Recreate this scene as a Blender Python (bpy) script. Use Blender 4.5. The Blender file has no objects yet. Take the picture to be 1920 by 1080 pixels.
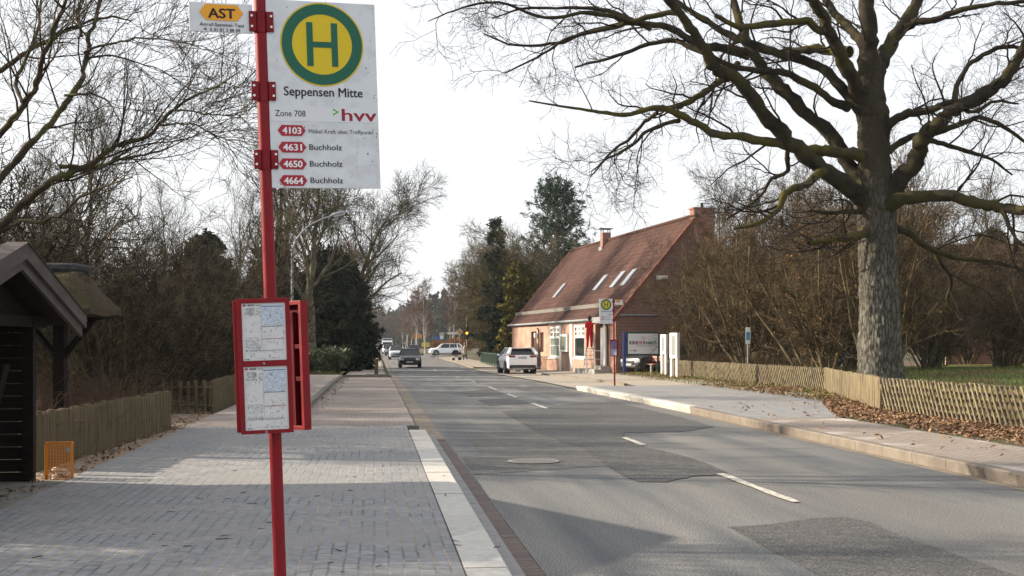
import bpy, bmesh, math, random
import numpy as np
from mathutils import Vector, Matrix
R = math.radians
sc = bpy.context.scene
COL = sc.collection

# ------------------------------------------------------------------ camera
F_PX, YAW, HZ, CAM_H = 2300.0, R(6.4), 645.0, 1.62
cam_d = bpy.data.cameras.new('camera'); cam = bpy.data.objects.new('camera', cam_d); COL.objects.link(cam)
cam.location = (0, 0, CAM_H); cam.rotation_euler = (R(90), 0, -YAW)
cam_d.sensor_width = 36; cam_d.lens = F_PX / 1920 * 36; cam_d.shift_y = (HZ - 540) / 1920
cam_d.clip_start = 0.1; cam_d.clip_end = 3000
sc.camera = cam
# ------------------------------------------------------------------ light
SUN_EL, SUN_DIR = R(23), Vector((-0.95, 0.31, 0)).normalized()
w = bpy.data.worlds.new('World'); sc.world = w; w.use_nodes = True
nt = w.node_tree; bg = nt.nodes['Background']
sky = nt.nodes.new('ShaderNodeTexSky'); sky.sky_type = 'NISHITA'; sky.sun_disc = False
sky.sun_elevation = SUN_EL; sky.sun_rotation = math.atan2(SUN_DIR.x, SUN_DIR.y)
sky.air_density = 1.0; sky.dust_density = 4.5; sky.ozone_density = 1.5
# thin bright high cloud over the whole sky
veil = nt.nodes.new('ShaderNodeMixRGB'); veil.inputs[0].default_value = .87
wtc = nt.nodes.new('ShaderNodeTexCoord'); wn = nt.nodes.new('ShaderNodeTexNoise'); wn.inputs['Scale'].default_value = 1.6; wn.inputs['Detail'].default_value = 5
wr = nt.nodes.new('ShaderNodeValToRGB'); wr.color_ramp.elements[0].position = .3; wr.color_ramp.elements[1].position = .7
wr.color_ramp.elements[0].color = (3.1, 3.16, 3.28, 1); wr.color_ramp.elements[1].color = (3.38, 3.38, 3.42, 1)
nt.links.new(wtc.outputs['Generated'], wn.inputs[0]); nt.links.new(wn.outputs[0], wr.inputs[0])
nt.links.new(sky.outputs[0], veil.inputs[1]); nt.links.new(wr.outputs[0], veil.inputs[2])
nt.links.new(veil.outputs[0], bg.inputs[0]); bg.inputs[1].default_value = 0.15
sun_d = bpy.data.lights.new('sun', 'SUN'); sun_d.energy = 5.0; sun_d.angle = R(0.55); sun_d.color = (1, .86, .68)
sun = bpy.data.objects.new('sun', sun_d); COL.objects.link(sun)
sdir = Vector((SUN_DIR.x*math.cos(SUN_EL), SUN_DIR.y*math.cos(SUN_EL), math.sin(SUN_EL)))
sun.rotation_euler = sdir.to_track_quat('Z', 'Y').to_euler()
sc.view_settings.view_transform = 'Standard'; sc.view_settings.look = 'None'
sc.view_settings.exposure = 1.12; sc.view_settings.gamma = 1
sc.cycles.max_bounces = 5; sc.cycles.diffuse_bounces = 2; sc.cycles.glossy_bounces = 2
sc.cycles.transparent_max_bounces = 6; sc.cycles.volume_bounces = 0

def at(px, py, s):
    """a world point from where it shows and how many pixels a metre takes there"""
    u = px - 960
    return Vector(((F_PX*math.sin(YAW)+u*math.cos(YAW))/s, (F_PX*math.cos(YAW)-u*math.sin(YAW))/s, CAM_H-(py-HZ)/s))
def gpt(px, py, h=0.0):
    return at(px, py, (py-HZ)/(CAM_H-h))
GY = [(-50, 0), (45, 0), (85, -.24), (120, -.08), (170, 0), (900, 0)]
def g(y):
    for (a, ha), (b, hb) in zip(GY, GY[1:]):
        if a <= y <= b:
            t = (y-a)/(b-a); t = t*t*(3-2*t); return ha+(hb-ha)*t
    return 0.0

# ------------------------------------------------------------------ materials
MATS = {}
def pmat(name, c1, c2=None, scale=5.0, rough=.7, bump=0.0, detail=6, metallic=0.0, c3=None, s3=.6, stretch=None, spec=.4, emit=None, lo=.35, hi=.65, bscale=None, speck=0.0, sps=70):
    m = bpy.data.materials.new(name); m.use_nodes = True; n = m.node_tree.nodes; L = m.node_tree.links
    b = n['Principled BSDF']; b.inputs['Roughness'].default_value = rough; b.inputs['Metallic'].default_value = metallic
    b.inputs['Specular IOR Level'].default_value = spec if rough < .78 else min(spec, .12)
    b.inputs['Base Color'].default_value = (*c1, 1)
    if emit:
        b.inputs['Emission Color'].default_value = (*c1, 1); b.inputs['Emission Strength'].default_value = emit
    tc = n.new('ShaderNodeTexCoord'); src = tc.outputs['Object']
    if stretch:
        mp = n.new('ShaderNodeMapping'); mp.inputs['Scale'].default_value = stretch; L.new(src, mp.inputs[0]); src = mp.outputs[0]
    nz = None
    if c2 is not None:
        nz = n.new('ShaderNodeTexNoise'); nz.inputs['Scale'].default_value = scale; nz.inputs['Detail'].default_value = detail
        L.new(src, nz.inputs[0])
        cr = n.new('ShaderNodeValToRGB'); cr.color_ramp.elements[0].position = lo; cr.color_ramp.elements[1].position = hi
        cr.color_ramp.elements[0].color = (*c1, 1); cr.color_ramp.elements[1].color = (*c2, 1)
        L.new(nz.outputs[0], cr.inputs[0]); out = cr.outputs[0]
        if c3 is not None:
            nz3 = n.new('ShaderNodeTexNoise'); nz3.inputs['Scale'].default_value = s3; nz3.inputs['Detail'].default_value = 5
            L.new(src, nz3.inputs[0])
            r3 = n.new('ShaderNodeValToRGB'); r3.color_ramp.elements[0].position = .45; r3.color_ramp.elements[1].position = .62
            L.new(nz3.outputs[0], r3.inputs[0])
            mx = n.new('ShaderNodeMixRGB'); mx.inputs[2].default_value = (*c3, 1)
            L.new(r3.outputs[0], mx.inputs[0]); L.new(out, mx.inputs[1]); out = mx.outputs[0]
        if speck:
            n4 = n.new('ShaderNodeTexNoise'); n4.inputs['Scale'].default_value = sps; n4.inputs['Detail'].default_value = 3; L.new(tc.outputs['Object'], n4.inputs[0])
            r4 = n.new('ShaderNodeValToRGB'); r4.color_ramp.elements[0].position = .36; r4.color_ramp.elements[1].position = .64
            L.new(n4.outputs[0], r4.inputs[0]); m4 = n.new('ShaderNodeMixRGB'); m4.blend_type = 'OVERLAY'; m4.inputs[0].default_value = speck
            L.new(out, m4.inputs[1]); L.new(r4.outputs[0], m4.inputs[2]); out = m4.outputs[0]
        L.new(out, b.inputs['Base Color'])
    if bump:
        nb = n.new('ShaderNodeTexNoise'); nb.inputs['Scale'].default_value = bscale or scale*2; nb.inputs['Detail'].default_value = 8
        L.new(src, nb.inputs[0])
        bp = n.new('ShaderNodeBump'); bp.inputs['Strength'].default_value = bump; bp.inputs['Distance'].default_value = .02
        L.new(nb.outputs[0], bp.inputs['Height']); L.new(bp.outputs[0], b.inputs['Normal'])
    MATS[name] = m
    return m

def brickmat(name, c1, c2, mortar, bw, bh, mort=.02, offset=.5, rot=0, rough=.8, plane='XY', bump=.4, stain=None, sscale=.5, slo=.45, shi=.65, freq=2, bias=0.0, fine=None, mortar2=None):
    """rows of bricks or pavers, sizes in metres; plane picks the two axes that run along and across the rows"""
    m = bpy.data.materials.new(name); m.use_nodes = True; n = m.node_tree.nodes; L = m.node_tree.links
    b = n['Principled BSDF']; b.inputs['Roughness'].default_value = rough; b.inputs['Specular IOR Level'].default_value = .25
    tc = n.new('ShaderNodeTexCoord'); sp = n.new('ShaderNodeSeparateXYZ'); L.new(tc.outputs['Object'], sp.inputs[0])
    cb = n.new('ShaderNodeCombineXYZ')
    ax = {'XY': (0, 1), 'YX': (1, 0), 'XZ': (0, 2), 'YZ': (1, 2)}[plane]
    L.new(sp.outputs[ax[0]], cb.inputs[0]); L.new(sp.outputs[ax[1]], cb.inputs[1])
    # a little wander so that joints are not ruler straight
    wn = n.new('ShaderNodeTexNoise'); wn.inputs['Scale'].default_value = 2.5; L.new(cb.outputs[0], wn.inputs[0])
    wm = n.new('ShaderNodeMixRGB'); wm.blend_type = 'LINEAR_LIGHT'; wm.inputs[0].default_value = bh*.12
    L.new(cb.outputs[0], wm.inputs[1]); L.new(wn.outputs[1], wm.inputs[2])
    br = n.new('ShaderNodeTexBrick'); br.offset = offset; br.offset_frequency = freq
    br.inputs['Scale'].default_value = 1; br.inputs['Brick Width'].default_value = bw; br.inputs['Row Height'].default_value = bh
    br.inputs['Mortar Size'].default_value = mort*bh; br.inputs['Mortar Smooth'].default_value = .3; br.inputs['Bias'].default_value = bias
    br.inputs['Color1'].default_value = (*c1, 1); br.inputs['Color2'].default_value = (*c2, 1); br.inputs['Mortar'].default_value = (*mortar, 1)
    if mortar2:
        mn = n.new('ShaderNodeTexNoise'); mn.inputs['Scale'].default_value = 2.2; mn.inputs['Detail'].default_value = 6; L.new(tc.outputs['Object'], mn.inputs[0])
        mr = n.new('ShaderNodeValToRGB'); mr.color_ramp.elements[0].position = .42; mr.color_ramp.elements[1].position = .58
        mr.color_ramp.elements[0].color = (*mortar2, 1); mr.color_ramp.elements[1].color = (*mortar, 1); L.new(mn.outputs[0], mr.inputs[0]); L.new(mr.outputs[0], br.inputs['Mortar'])
    L.new(wm.outputs[0], br.inputs[0]); out = br.outputs[0]
    fn = n.new('ShaderNodeTexNoise'); fn.inputs['Scale'].default_value = 14; fn.inputs['Detail'].default_value = 8; L.new(tc.outputs['Object'], fn.inputs[0])
    fm = n.new('ShaderNodeMixRGB'); fm.blend_type = 'OVERLAY'; fm.inputs[0].default_value = fine if fine is not None else .35
    L.new(out, fm.inputs[1]); L.new(fn.outputs[0], fm.inputs[2]); out = fm.outputs[0]
    if stain:
        sn = n.new('ShaderNodeTexNoise'); sn.inputs['Scale'].default_value = sscale; sn.inputs['Detail'].default_value = 7
        L.new(tc.outputs['Object'], sn.inputs[0])
        sr = n.new('ShaderNodeValToRGB'); sr.color_ramp.elements[0].position = slo; sr.color_ramp.elements[1].position = shi
        L.new(sn.outputs[0], sr.inputs[0])
        sm = n.new('ShaderNodeMixRGB'); sm.inputs[2].default_value = (*stain, 1); L.new(out, sm.inputs[1])
        mm = n.new('ShaderNodeMath'); mm.operation = 'MULTIPLY'; mm.inputs[1].default_value = .75
        L.new(sr.outputs[0], mm.inputs[0]); L.new(mm.outputs[0], sm.inputs[0]); out = sm.outputs[0]
    L.new(out, b.inputs['Base Color'])
    if bump:
        bp = n.new('ShaderNodeBump'); bp.inputs['Strength'].default_value = bump; bp.inputs['Distance'].default_value = .01; bp.invert = True
        ad = n.new('ShaderNodeMath'); ad.inputs[1].default_value = 0; ad.operation = 'MULTIPLY_ADD'
        L.new(br.outputs['Fac'], ad.inputs[0]); ad.inputs[1].default_value = 1.0
        fs = n.new('ShaderNodeMath'); fs.operation = 'MULTIPLY'; fs.inputs[1].default_value = -.5; L.new(fn.outputs[0], fs.inputs[0])
        L.new(fs.outputs[0], ad.inputs[2]); L.new(ad.outputs[0], bp.inputs['Height']); L.new(bp.outputs[0], b.inputs['Normal'])
    MATS[name] = m
    return m

# ------------------------------------------------------------------ mesh builder
class MB:
    def __init__(s): s.v = []; s.f = []; s.m = []; s.cur = 0
    def add(s, vs, fs):
        k = len(s.v); s.v += [tuple(p) for p in vs]
        for f in fs: s.f.append(tuple(i+k for i in f)); s.m.append(s.cur)
        return s
    def box(s, c, d, rot=None, bev=0.0):
        x, y, z = d[0]/2, d[1]/2, d[2]/2
        if bev > 0:
            bm = bmesh.new(); bmesh.ops.create_cube(bm, size=1)
            for v in bm.verts: v.co = Vector((v.co.x*d[0], v.co.y*d[1], v.co.z*d[2]))
            bmesh.ops.bevel(bm, geom=bm.edges[:], offset=bev, segments=2, affect='EDGES', profile=.6)
            vs = [v.co.copy() for v in bm.verts]; bm.verts.index_update(); fs = [[v.index for v in f.verts] for f in bm.faces]; bm.free()
        else:
            vs = [Vector(p) for p in ((-x,-y,-z),(x,-y,-z),(x,y,-z),(-x,y,-z),(-x,-y,z),(x,-y,z),(x,y,z),(-x,y,z))]
            fs = [(0,3,2,1),(4,5,6,7),(0,1,5,4),(1,2,6,5),(2,3,7,6),(3,0,4,7)]
        if rot is not None: vs = [rot @ v for v in vs]
        c = Vector(c); return s.add([v+c for v in vs], fs)
    def bb(s, a, b, bev=0.0):
        return s.box([(a[i]+b[i])/2 for i in range(3)], [abs(b[i]-a[i]) for i in range(3)], None, bev)
    def tube(s, pts, rad, n=8, cap=True):
        pts = [Vector(p) for p in pts]; m = len(pts)
        if not hasattr(rad, '__len__'): rad = [rad]*m
        vs = []; ref = None
        for i, p in enumerate(pts):
            t = (pts[min(i+1, m-1)]-pts[max(i-1, 0)]).normalized()
            if ref is None: ref = Vector((0, 0, 1)) if abs(t.z) < .9 else Vector((1, 0, 0))
            u = t.cross(ref).normalized(); q = u.cross(t).normalized(); ref = q
            for k in range(n):
                a = 2*math.pi*k/n; vs.append(p+(u*math.cos(a)+q*math.sin(a))*rad[i])
        fs = [(i*n+k, i*n+(k+1) % n, (i+1)*n+(k+1) % n, (i+1)*n+k) for i in range(m-1) for k in range(n)]
        if cap: fs += [tuple(reversed(range(n))), tuple(range((m-1)*n, m*n))]
        return s.add(vs, fs)
    def prism(s, poly, a, b, axis='y'):
        """a flat outline (u,v) swept from a to b along an axis"""
        def mk(u, v, t): return (u, t, v) if axis == 'y' else ((t, u, v) if axis == 'x' else (u, v, t))
        n = len(poly); vs = [mk(u, v, a) for u, v in poly]+[mk(u, v, b) for u, v in poly]
        fs = [tuple(range(n)), tuple(reversed(range(n, 2*n)))]+[(i, i+n, (i+1) % n+n, (i+1) % n) for i in range(n)]
        return s.add(vs, fs)
    def disc(s, c, r, y, n=40, ri=0.0, th=.002):
        """a ring or disc in the xz plane facing -y"""
        vs = []
        for k in range(n):
            a = 2*math.pi*k/n
            for rr in ((ri, r)):
                vs.append((c[0]+rr*math.cos(a), y, c[1]+rr*math.sin(a)))
        return s.add(vs, [(2*k, 2*k+1, 2*((k+1) % n)+1, 2*((k+1) % n)) for k in range(n)])
    def quad(s, a, b, c, d): return s.add([a, b, c, d], [(0, 1, 2, 3)])
    def build(s, name, mat, parent=None, smooth=False, loc=None):
        me = bpy.data.meshes.new(name); me.from_pydata(s.v, [], s.f)
        for x in (mat if isinstance(mat, (list, tuple)) else [mat]): me.materials.append(x)
        if any(s.m): me.polygons.foreach_set('material_index', s.m)
        bm = bmesh.new(); bm.from_mesh(me); bmesh.ops.recalc_face_normals(bm, faces=bm.faces); bm.to_mesh(me); bm.free()
        if smooth:
            me.polygons.foreach_set('use_smooth', [True]*len(me.polygons))
            try: me.set_sharp_from_angle(angle=R(38))
            except Exception: pass
        o = bpy.data.objects.new(name, me); COL.objects.link(o)
        if parent is not None: o.parent = parent
        if loc is not None: o.location = loc
        return o

def tag(o, label=None, cat=None, group=None, kind=None):
    if label: o['label'] = label
    if cat: o['category'] = cat
    if group: o['group'] = group
    if kind: o['kind'] = kind
    return o
def thing(name, label, cat, loc=(0, 0, 0), rz=0.0, group=None, rot=None, scale=None):
    o = bpy.data.objects.new(name, None); COL.objects.link(o); o.empty_display_size = .2
    o.location = loc; o.rotation_euler = rot if rot else (0, 0, rz)
    if scale: o.scale = (scale,)*3
    return tag(o, label, cat, group)
def copy_tree(o, parent=None):
    c = o.copy(); COL.objects.link(c)
    if parent is not None: c.parent = parent
    for ch in o.children: copy_tree(ch, c)
    return c
def structure(o): return tag(o, kind='structure')

def lettering(parent, s, x, z, wd, ht, mat, y=-.002, align='L', bold=0.0, name='lettering', shear=0.0):
    """raised letters on a sign plane: x = left edge (or centre), z = baseline, fitted to width and cap height"""
    cu = bpy.data.curves.new('lettering', 'FONT'); cu.body = s; cu.size = 1; cu.offset = 0; cu.resolution_u = 3; cu.shear = shear
    o = bpy.data.objects.new('lettering', cu); COL.objects.link(o)
    bpy.context.view_layer.update()
    me = bpy.data.meshes.new_from_object(o.evaluated_get(bpy.context.evaluated_depsgraph_get()))
    bpy.data.objects.remove(o)
    co = np.array([v.co[:] for v in me.vertices]); x0, x1 = co[:, 0].min(), co[:, 0].max()
    capo = .73; sx = wd/(x1-x0); sz = ht/capo
    bx = x-(wd/2 if align == 'C' else 0)
    # heavier strokes: the letter faces are laid down several times, each a hair prouder and a little aside
    tr = [tuple(p.vertices) for p in me.polygons]; bd = bold*1.5
    offs = [(0, 0)] if bold < .004 else [(-bd, 0), (0, -bd*.6), (0, bd*.6), (bd, 0)]
    m2 = MB(); bpy.data.meshes.remove(me); bw = (x1-x0)+2*bd; sx = wd/bw
    for q, (du, dv) in enumerate(offs): m2.add([(bx+(c[0]-x0+du+bd)*sx, y-.00018*q, z+(c[1]+dv)*sz) for c in co], tr)
    me = bpy.data.meshes.new(name); me.from_pydata(m2.v, [], m2.f); me.materials.append(mat)
    p = bpy.data.objects.new(name, me); COL.objects.link(p); p.parent = parent
    return p

# ------------------------------------------------------------------ branches
def nrm(a): return a/np.maximum(np.linalg.norm(a, axis=-1, keepdims=True), 1e-9)
def spawn(P, RR, rng, n, L, ang=(35, 70), t=(.25, 1.0), up=.1, wig=.15, rf=.6, K=4, rmin=.003, lv=.35, taper=.35, front=.45, rmax=9):
    M, K0 = P.shape[:2]; idx = np.repeat(np.arange(M), n); N = len(idx)
    tt = t[0]+(t[1]-t[0])*((np.tile(np.arange(n), M)+rng.random(N))/n); tt = np.clip(tt, 0, .999)
    f = tt*(K0-1); i = f.astype(int); fr = (f-i)[:, None]
    pos = P[idx, i]*(1-fr)+P[idx, i+1]*fr
    r0 = RR[idx, i]*(1-fr[:, 0])+RR[idx, i+1]*fr[:, 0]
    tan = nrm(P[idx, i+1]-P[idx, i])
    pr = rng.normal(size=(N, 3)); pr = nrm(pr-(pr*tan).sum(1, keepdims=True)*tan)
    a = np.radians(ang[0]+(ang[1]-ang[0])*rng.random(N))[:, None]
    d = np.cos(a)*tan+np.sin(a)*pr; d[:, 2] += up; d = nrm(d)
    ln = L*(1-front*tt)*(1+lv*(rng.random(N)*2-1))
    r0 = np.minimum(np.maximum(r0*rf, rmin), rmax)
    Q = np.zeros((N, K, 3)); Q[:, 0] = pos; rad = np.zeros((N, K)); rad[:, 0] = r0
    for k in range(1, K):
        Q[:, k] = Q[:, k-1]+d*(ln/(K-1))[:, None]
        d = d+rng.normal(size=(N, 3))*wig; d[:, 2] += up*.35; d = nrm(d)
        rad[:, k] = np.maximum(r0*(1-(1-taper)*k/(K-1)), rmin*.75)
    return Q, rad
def tubes(levels, sides):
    """levels: list of (P,R); one big vertex and quad array"""
    V, Fq, off = [], [], 0
    for (P, RR), S in zip(levels, sides):
        M, K = P.shape[:2]
        T = np.empty_like(P); T[:, 1:-1] = P[:, 2:]-P[:, :-2]; T[:, 0] = P[:, 1]-P[:, 0]; T[:, -1] = P[:, -1]-P[:, -2]
        T = nrm(T); d = nrm(P[:, -1]-P[:, 0])
        ref = np.where(np.abs(d[:, 2:3]) < .8, np.array([[0, 0, 1.]]), np.array([[1., 0, 0]]))[:, None, :]
        U = nrm(np.cross(T, np.broadcast_to(ref, T.shape))); W = np.cross(U, T)
        a = np.arange(S)*2*np.pi/S
        ring = P[:, :, None]+RR[:, :, None, None]*(np.cos(a)[None, None, :, None]*U[:, :, None]+np.sin(a)[None, None, :, None]*W[:, :, None])
        V.append(ring.reshape(-1, 3))
        b = (np.arange(M)*K*S)[:, None, None]+(np.arange(K-1)*S)[None, :, None]+np.arange(S)[None, None]
        n2 = np.roll(np.arange(S), -1)-np.arange(S)
        q = np.stack([b, b+n2, b+n2+S, b+S], -1).reshape(-1, 4)+off
        Fq.append(q); off += M*K*S
    return np.concatenate(V), np.concatenate(Fq)
def np_mesh(name, V, Q, mats, parent=None, smooth=True, midx=None):
    me = bpy.data.meshes.new(name); n = Q.shape[1]
    me.vertices.add(len(V)); me.vertices.foreach_set('co', V.astype(np.float32).ravel())
    me.loops.add(Q.size); me.loops.foreach_set('vertex_index', Q.astype(np.int32).ravel())
    me.polygons.add(len(Q)); me.polygons.foreach_set('loop_start', np.arange(0, Q.size, n, dtype=np.int32))
    try: me.polygons.foreach_set('loop_total', np.full(len(Q), n, dtype=np.int32))
    except Exception: pass
    for m in (mats if isinstance(mats, (list, tuple)) else [mats]): me.materials.append(m)
    if midx is not None: me.polygons.foreach_set('material_index', midx.astype(np.int32))
    if smooth: me.polygons.foreach_set('use_smooth', np.ones(len(Q), dtype=bool))
    me.update(calc_edges=True); me.validate()
    o = bpy.data.objects.new(name, me); COL.objects.link(o)
    if parent is not None: o.parent = parent
    return o
def crom(pts, rad, sub=4, jit=0.0, rng=None):
    """a smooth curve through hand-set points"""
    P = np.array([list(p) for p in pts], float); r = np.array(rad, float); n = len(P)
    Pe = np.vstack([2*P[0]-P[1], P, 2*P[-1]-P[-2]]); out = []; rr = []
    for i in range(n-1):
        a, b, c, d = Pe[i], Pe[i+1], Pe[i+2], Pe[i+3]
        for k in range(sub):
            t = k/sub
            out.append(.5*((2*b)+(-a+c)*t+(2*a-5*b+4*c-d)*t*t+(-a+3*b-3*c+d)*t**3)); rr.append(r[i]*(1-t)+r[i+1]*t)
    out.append(P[-1]); rr.append(r[-1]); out = np.array(out); rr = np.array(rr)
    if jit and rng is not None:
        out[1:] += rng.normal(size=out[1:].shape)*jit*rr[1:, None]
        rr *= 1+rng.normal(size=rr.shape)*.07
    return out, rr
def resample(P, RR, K):
    f = np.linspace(0, len(P)-1, K); i = np.minimum(f.astype(int), len(P)-2); t = f-i
    return P[i]*(1-t)[:, None]+P[i+1]*t[:, None], RR[i]*(1-t)+RR[i+1]*t
def leafquads(C, size, rng, flat=0.0, asp=.5):
    """small bent-free leaf faces at the points C"""
    N = len(C); a = nrm(rng.normal(size=(N, 3))*np.array([1, 1, 1-flat])); b = rng.normal(size=(N, 3))*np.array([1, 1, 1-flat]); b = nrm(b-(b*a).sum(1, keepdims=True)*a)
    s = (size*(.6+.8*rng.random(N)))[:, None]; a = a*s; b = b*s*asp
    V = np.stack([C-a, C+b, C+a, C-b], 1).reshape(-1, 3); return V, np.arange(4*N).reshape(-1, 4)
# ------------------------------------------------------------------ palette
asphalt = pmat('asphalt', (.088,.093,.100), (.168,.165,.155), scale=1.6, rough=.75, bump=.5, c3=(.128,.124,.116), s3=.30, bscale=150, stretch=(1,.10,1), spec=.3, speck=.45, sps=55)
asphalt_dark = pmat('asphalt patch', (.060,.060,.060), (.088,.086,.083), scale=9, rough=.75, bump=.6, bscale=120, speck=.6, sps=45)
asphalt_mid = pmat('asphalt repair', (.078,.076,.073), (.105,.101,.096), scale=6, rough=.75, bump=.5, bscale=140, speck=.5, sps=50)
paint_line = pmat('road paint', (.5,.48,.42), (.3,.29,.26), scale=14, rough=.7, lo=.45, hi=.62)
paver_new = brickmat('new grey paver', (.192,.198,.211), (.238,.243,.255), (.33,.285,.225), .2, .1, mort=.085, plane='YX', rough=.75, stain=(.225,.22,.21), sscale=.5, bump=.7, mortar2=(.13,.125,.115), fine=.5)
paver_old = brickmat('old brown paver', (.27,.22,.19), (.33,.275,.24), (.15,.12,.10), .2, .1, mort=.05, plane='YX', rough=.85, stain=(.38,.35,.31), sscale=1.3)
paver_right = brickmat('worn brown paver', (0.2400,0.2000,0.1680), (0.2880,0.2480,0.2160), (.10,.08,.065), .2, .1, mort=.09, plane='XY', rough=.85, stain=(.55,.53,.50), sscale=.55, slo=.55, shi=.68)
setts_bay = brickmat('bay setts', (.22,.18,.155), (.29,.245,.215), (.12,.10,.085), .2, .1, mort=.06, plane='XY', rough=.85, stain=(.30,.27,.245), sscale=.6)
gutter_brick = brickmat('gutter brick', (.10,.075,.065), (.145,.105,.09), (.02,.018,.016), .17, .115, mort=.06, offset=0, plane='XY', rough=.7, bump=.8)
gutter_stone = pmat('gutter concrete', (0.2250,0.1950,0.1530), (0.1650,0.1443,0.1190), scale=4, rough=.8, bump=.3)
kerb_white = brickmat('new kerb concrete', (0.4048,0.3916,0.3608), (0.4928,0.4796,0.4488), (.40,.385,.35), 1.0, 8.0, mort=.001, plane='YX', rough=.8, bump=.1, stain=(.44,.42,.38), sscale=3)
kerb_tan = pmat('old kerb concrete', (0.2052,0.1786,0.1491), (0.1573,0.1353,0.1140), scale=3.5, rough=.85, bump=.4, bscale=40)
kerb_grey = pmat('grey kerb concrete', (.22,.205,.185), (.15,.14,.125), scale=5, rough=.85, bump=.3)
kerb_face = pmat('kerb face concrete', (.24,.235,.23), (.19,.187,.183), scale=5, rough=.75, bump=.2)
soil = pmat('soil', (0.0800,0.0600,0.0440), (0.1280,0.1000,0.0720), scale=2.5, rough=.95, bump=.6, c3=(.075,.08,.04), s3=.25)
sand = pmat('sandy earth', (.33,.26,.20), (.22,.165,.12), scale=3, rough=.95, bump=.6)
lawn = pmat('lawn', (0.0990,0.1438,0.0330), (0.1650,0.2000,0.0605), scale=3, rough=.9, bump=.8, c3=(.16,.10,.06), s3=.5, bscale=60)
forecourt = pmat('forecourt paving', (0.2880,0.2520,0.2112), (0.3360,0.3024,0.2552), scale=2.5, rough=.85, bump=.3)
red_paint = pmat('red paint', (0.1882,0.0056,0.0112), (0.2300,0.0084,0.0153), scale=6, rough=.5, c3=(.19,.010,.015), s3=7, spec=.22)
red_dark = pmat('red bracket paint', (0.1600,0.0056,0.0112), (0.2000,0.0080,0.0144), scale=10, rough=.5, spec=.22)
sign_white = pmat('sign white', (0.6707,0.7098,0.7489), (0.6371,0.6763,0.7154), scale=4, rough=.45, c3=(.585,.615,.64), s3=14)
sign_yellow = pmat('sign yellow', (.66,.49,.010), rough=.5)
sign_green = pmat('sign green', (.003,.105,.062), rough=.5)
sign_orange = pmat('sign orange', (.80,.36,.02), rough=.5)
ink = pmat('black ink', (.012,.012,.014), rough=.6)
ink_grey = pmat('grey ink', (.10,.10,.12), rough=.6)
ink_red = pmat('dark red ink', (.28,.008,.03), rough=.5)
tag_red = pmat('red tag', (.36,.012,.03), rough=.5)
logo_green = pmat('logo green', (.10,.40,.05), rough=.5)
white_ink = pmat('white ink', (.78,.80,.82), rough=.5)
zinc = pmat('galvanised steel', (.30,.31,.32), (.22,.23,.24), scale=8, rough=.5, metallic=.5)
bolt = pmat('bolt', (.75,.75,.75), rough=.35, metallic=.3)
grime = pmat('grime', (.17,.16,.14), rough=.9)
paper = pmat('timetable paper', (0.6296,0.6392,0.6487), (0.5819,0.5915,0.5915), scale=9, rough=.35)
paper_blue = pmat('timetable blue panel', (.54,.62,.72), rough=.4)
blue_ink = pmat('blue ink', (.05,.16,.42), rough=.5)
teal_ink = pmat('teal ink', (.01,.16,.22), rough=.5)
wood_dark = pmat('dark stained boards', (0.0090,0.0065,0.0055), (0.0150,0.0110,0.0090), scale=4, rough=.8, bump=.4, stretch=(1,1,14))
wood_fascia = pmat('weathered fascia', (0.0468,0.0341,0.0303), (0.0715,0.0550,0.0495), scale=3, rough=.75, bump=.3, stretch=(3,1,3))
thatch = pmat('mossy thatch', (.05,.036,.024), (.09,.066,.042), scale=14, rough=.95, bump=1.0, c3=(.05,.045,.022), s3=1.5)
stake = pmat('weathered stake wood', (0.0920,0.0680,0.0440), (0.1520,0.1160,0.0760), scale=3, rough=.9, bump=.4, stretch=(6,6,.7), c3=(.10,.09,.045), s3=2.5)
stake_pale = pmat('pale weathered wood', (0.0988,0.0785,0.0513), (0.2232,0.1808,0.1229), scale=3, rough=.9, bump=.4, stretch=(5,5,1), c3=(.22,.19,.11), s3=2)
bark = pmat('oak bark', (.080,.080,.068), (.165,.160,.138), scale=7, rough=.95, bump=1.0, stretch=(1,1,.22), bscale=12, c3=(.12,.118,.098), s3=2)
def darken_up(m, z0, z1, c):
    """bark colour blended to a darker tone higher on the tree"""
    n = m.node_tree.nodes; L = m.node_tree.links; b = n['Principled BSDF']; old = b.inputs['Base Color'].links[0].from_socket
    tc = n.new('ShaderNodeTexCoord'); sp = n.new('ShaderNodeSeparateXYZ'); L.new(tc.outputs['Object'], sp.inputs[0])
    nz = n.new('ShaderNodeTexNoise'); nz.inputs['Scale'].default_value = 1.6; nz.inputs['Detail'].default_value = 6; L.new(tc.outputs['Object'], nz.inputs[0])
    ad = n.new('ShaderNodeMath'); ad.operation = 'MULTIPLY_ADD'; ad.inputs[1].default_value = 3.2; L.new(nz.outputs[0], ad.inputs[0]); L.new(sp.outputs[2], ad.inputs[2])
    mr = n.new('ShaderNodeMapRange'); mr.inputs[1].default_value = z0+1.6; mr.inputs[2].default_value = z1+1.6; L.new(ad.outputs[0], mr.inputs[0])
    mx = n.new('ShaderNodeMixRGB'); mx.inputs[2].default_value = (*c, 1); L.new(mr.outputs[0], mx.inputs[0]); L.new(old, mx.inputs[1]); L.new(mx.outputs[0], b.inputs['Base Color'])
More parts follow.
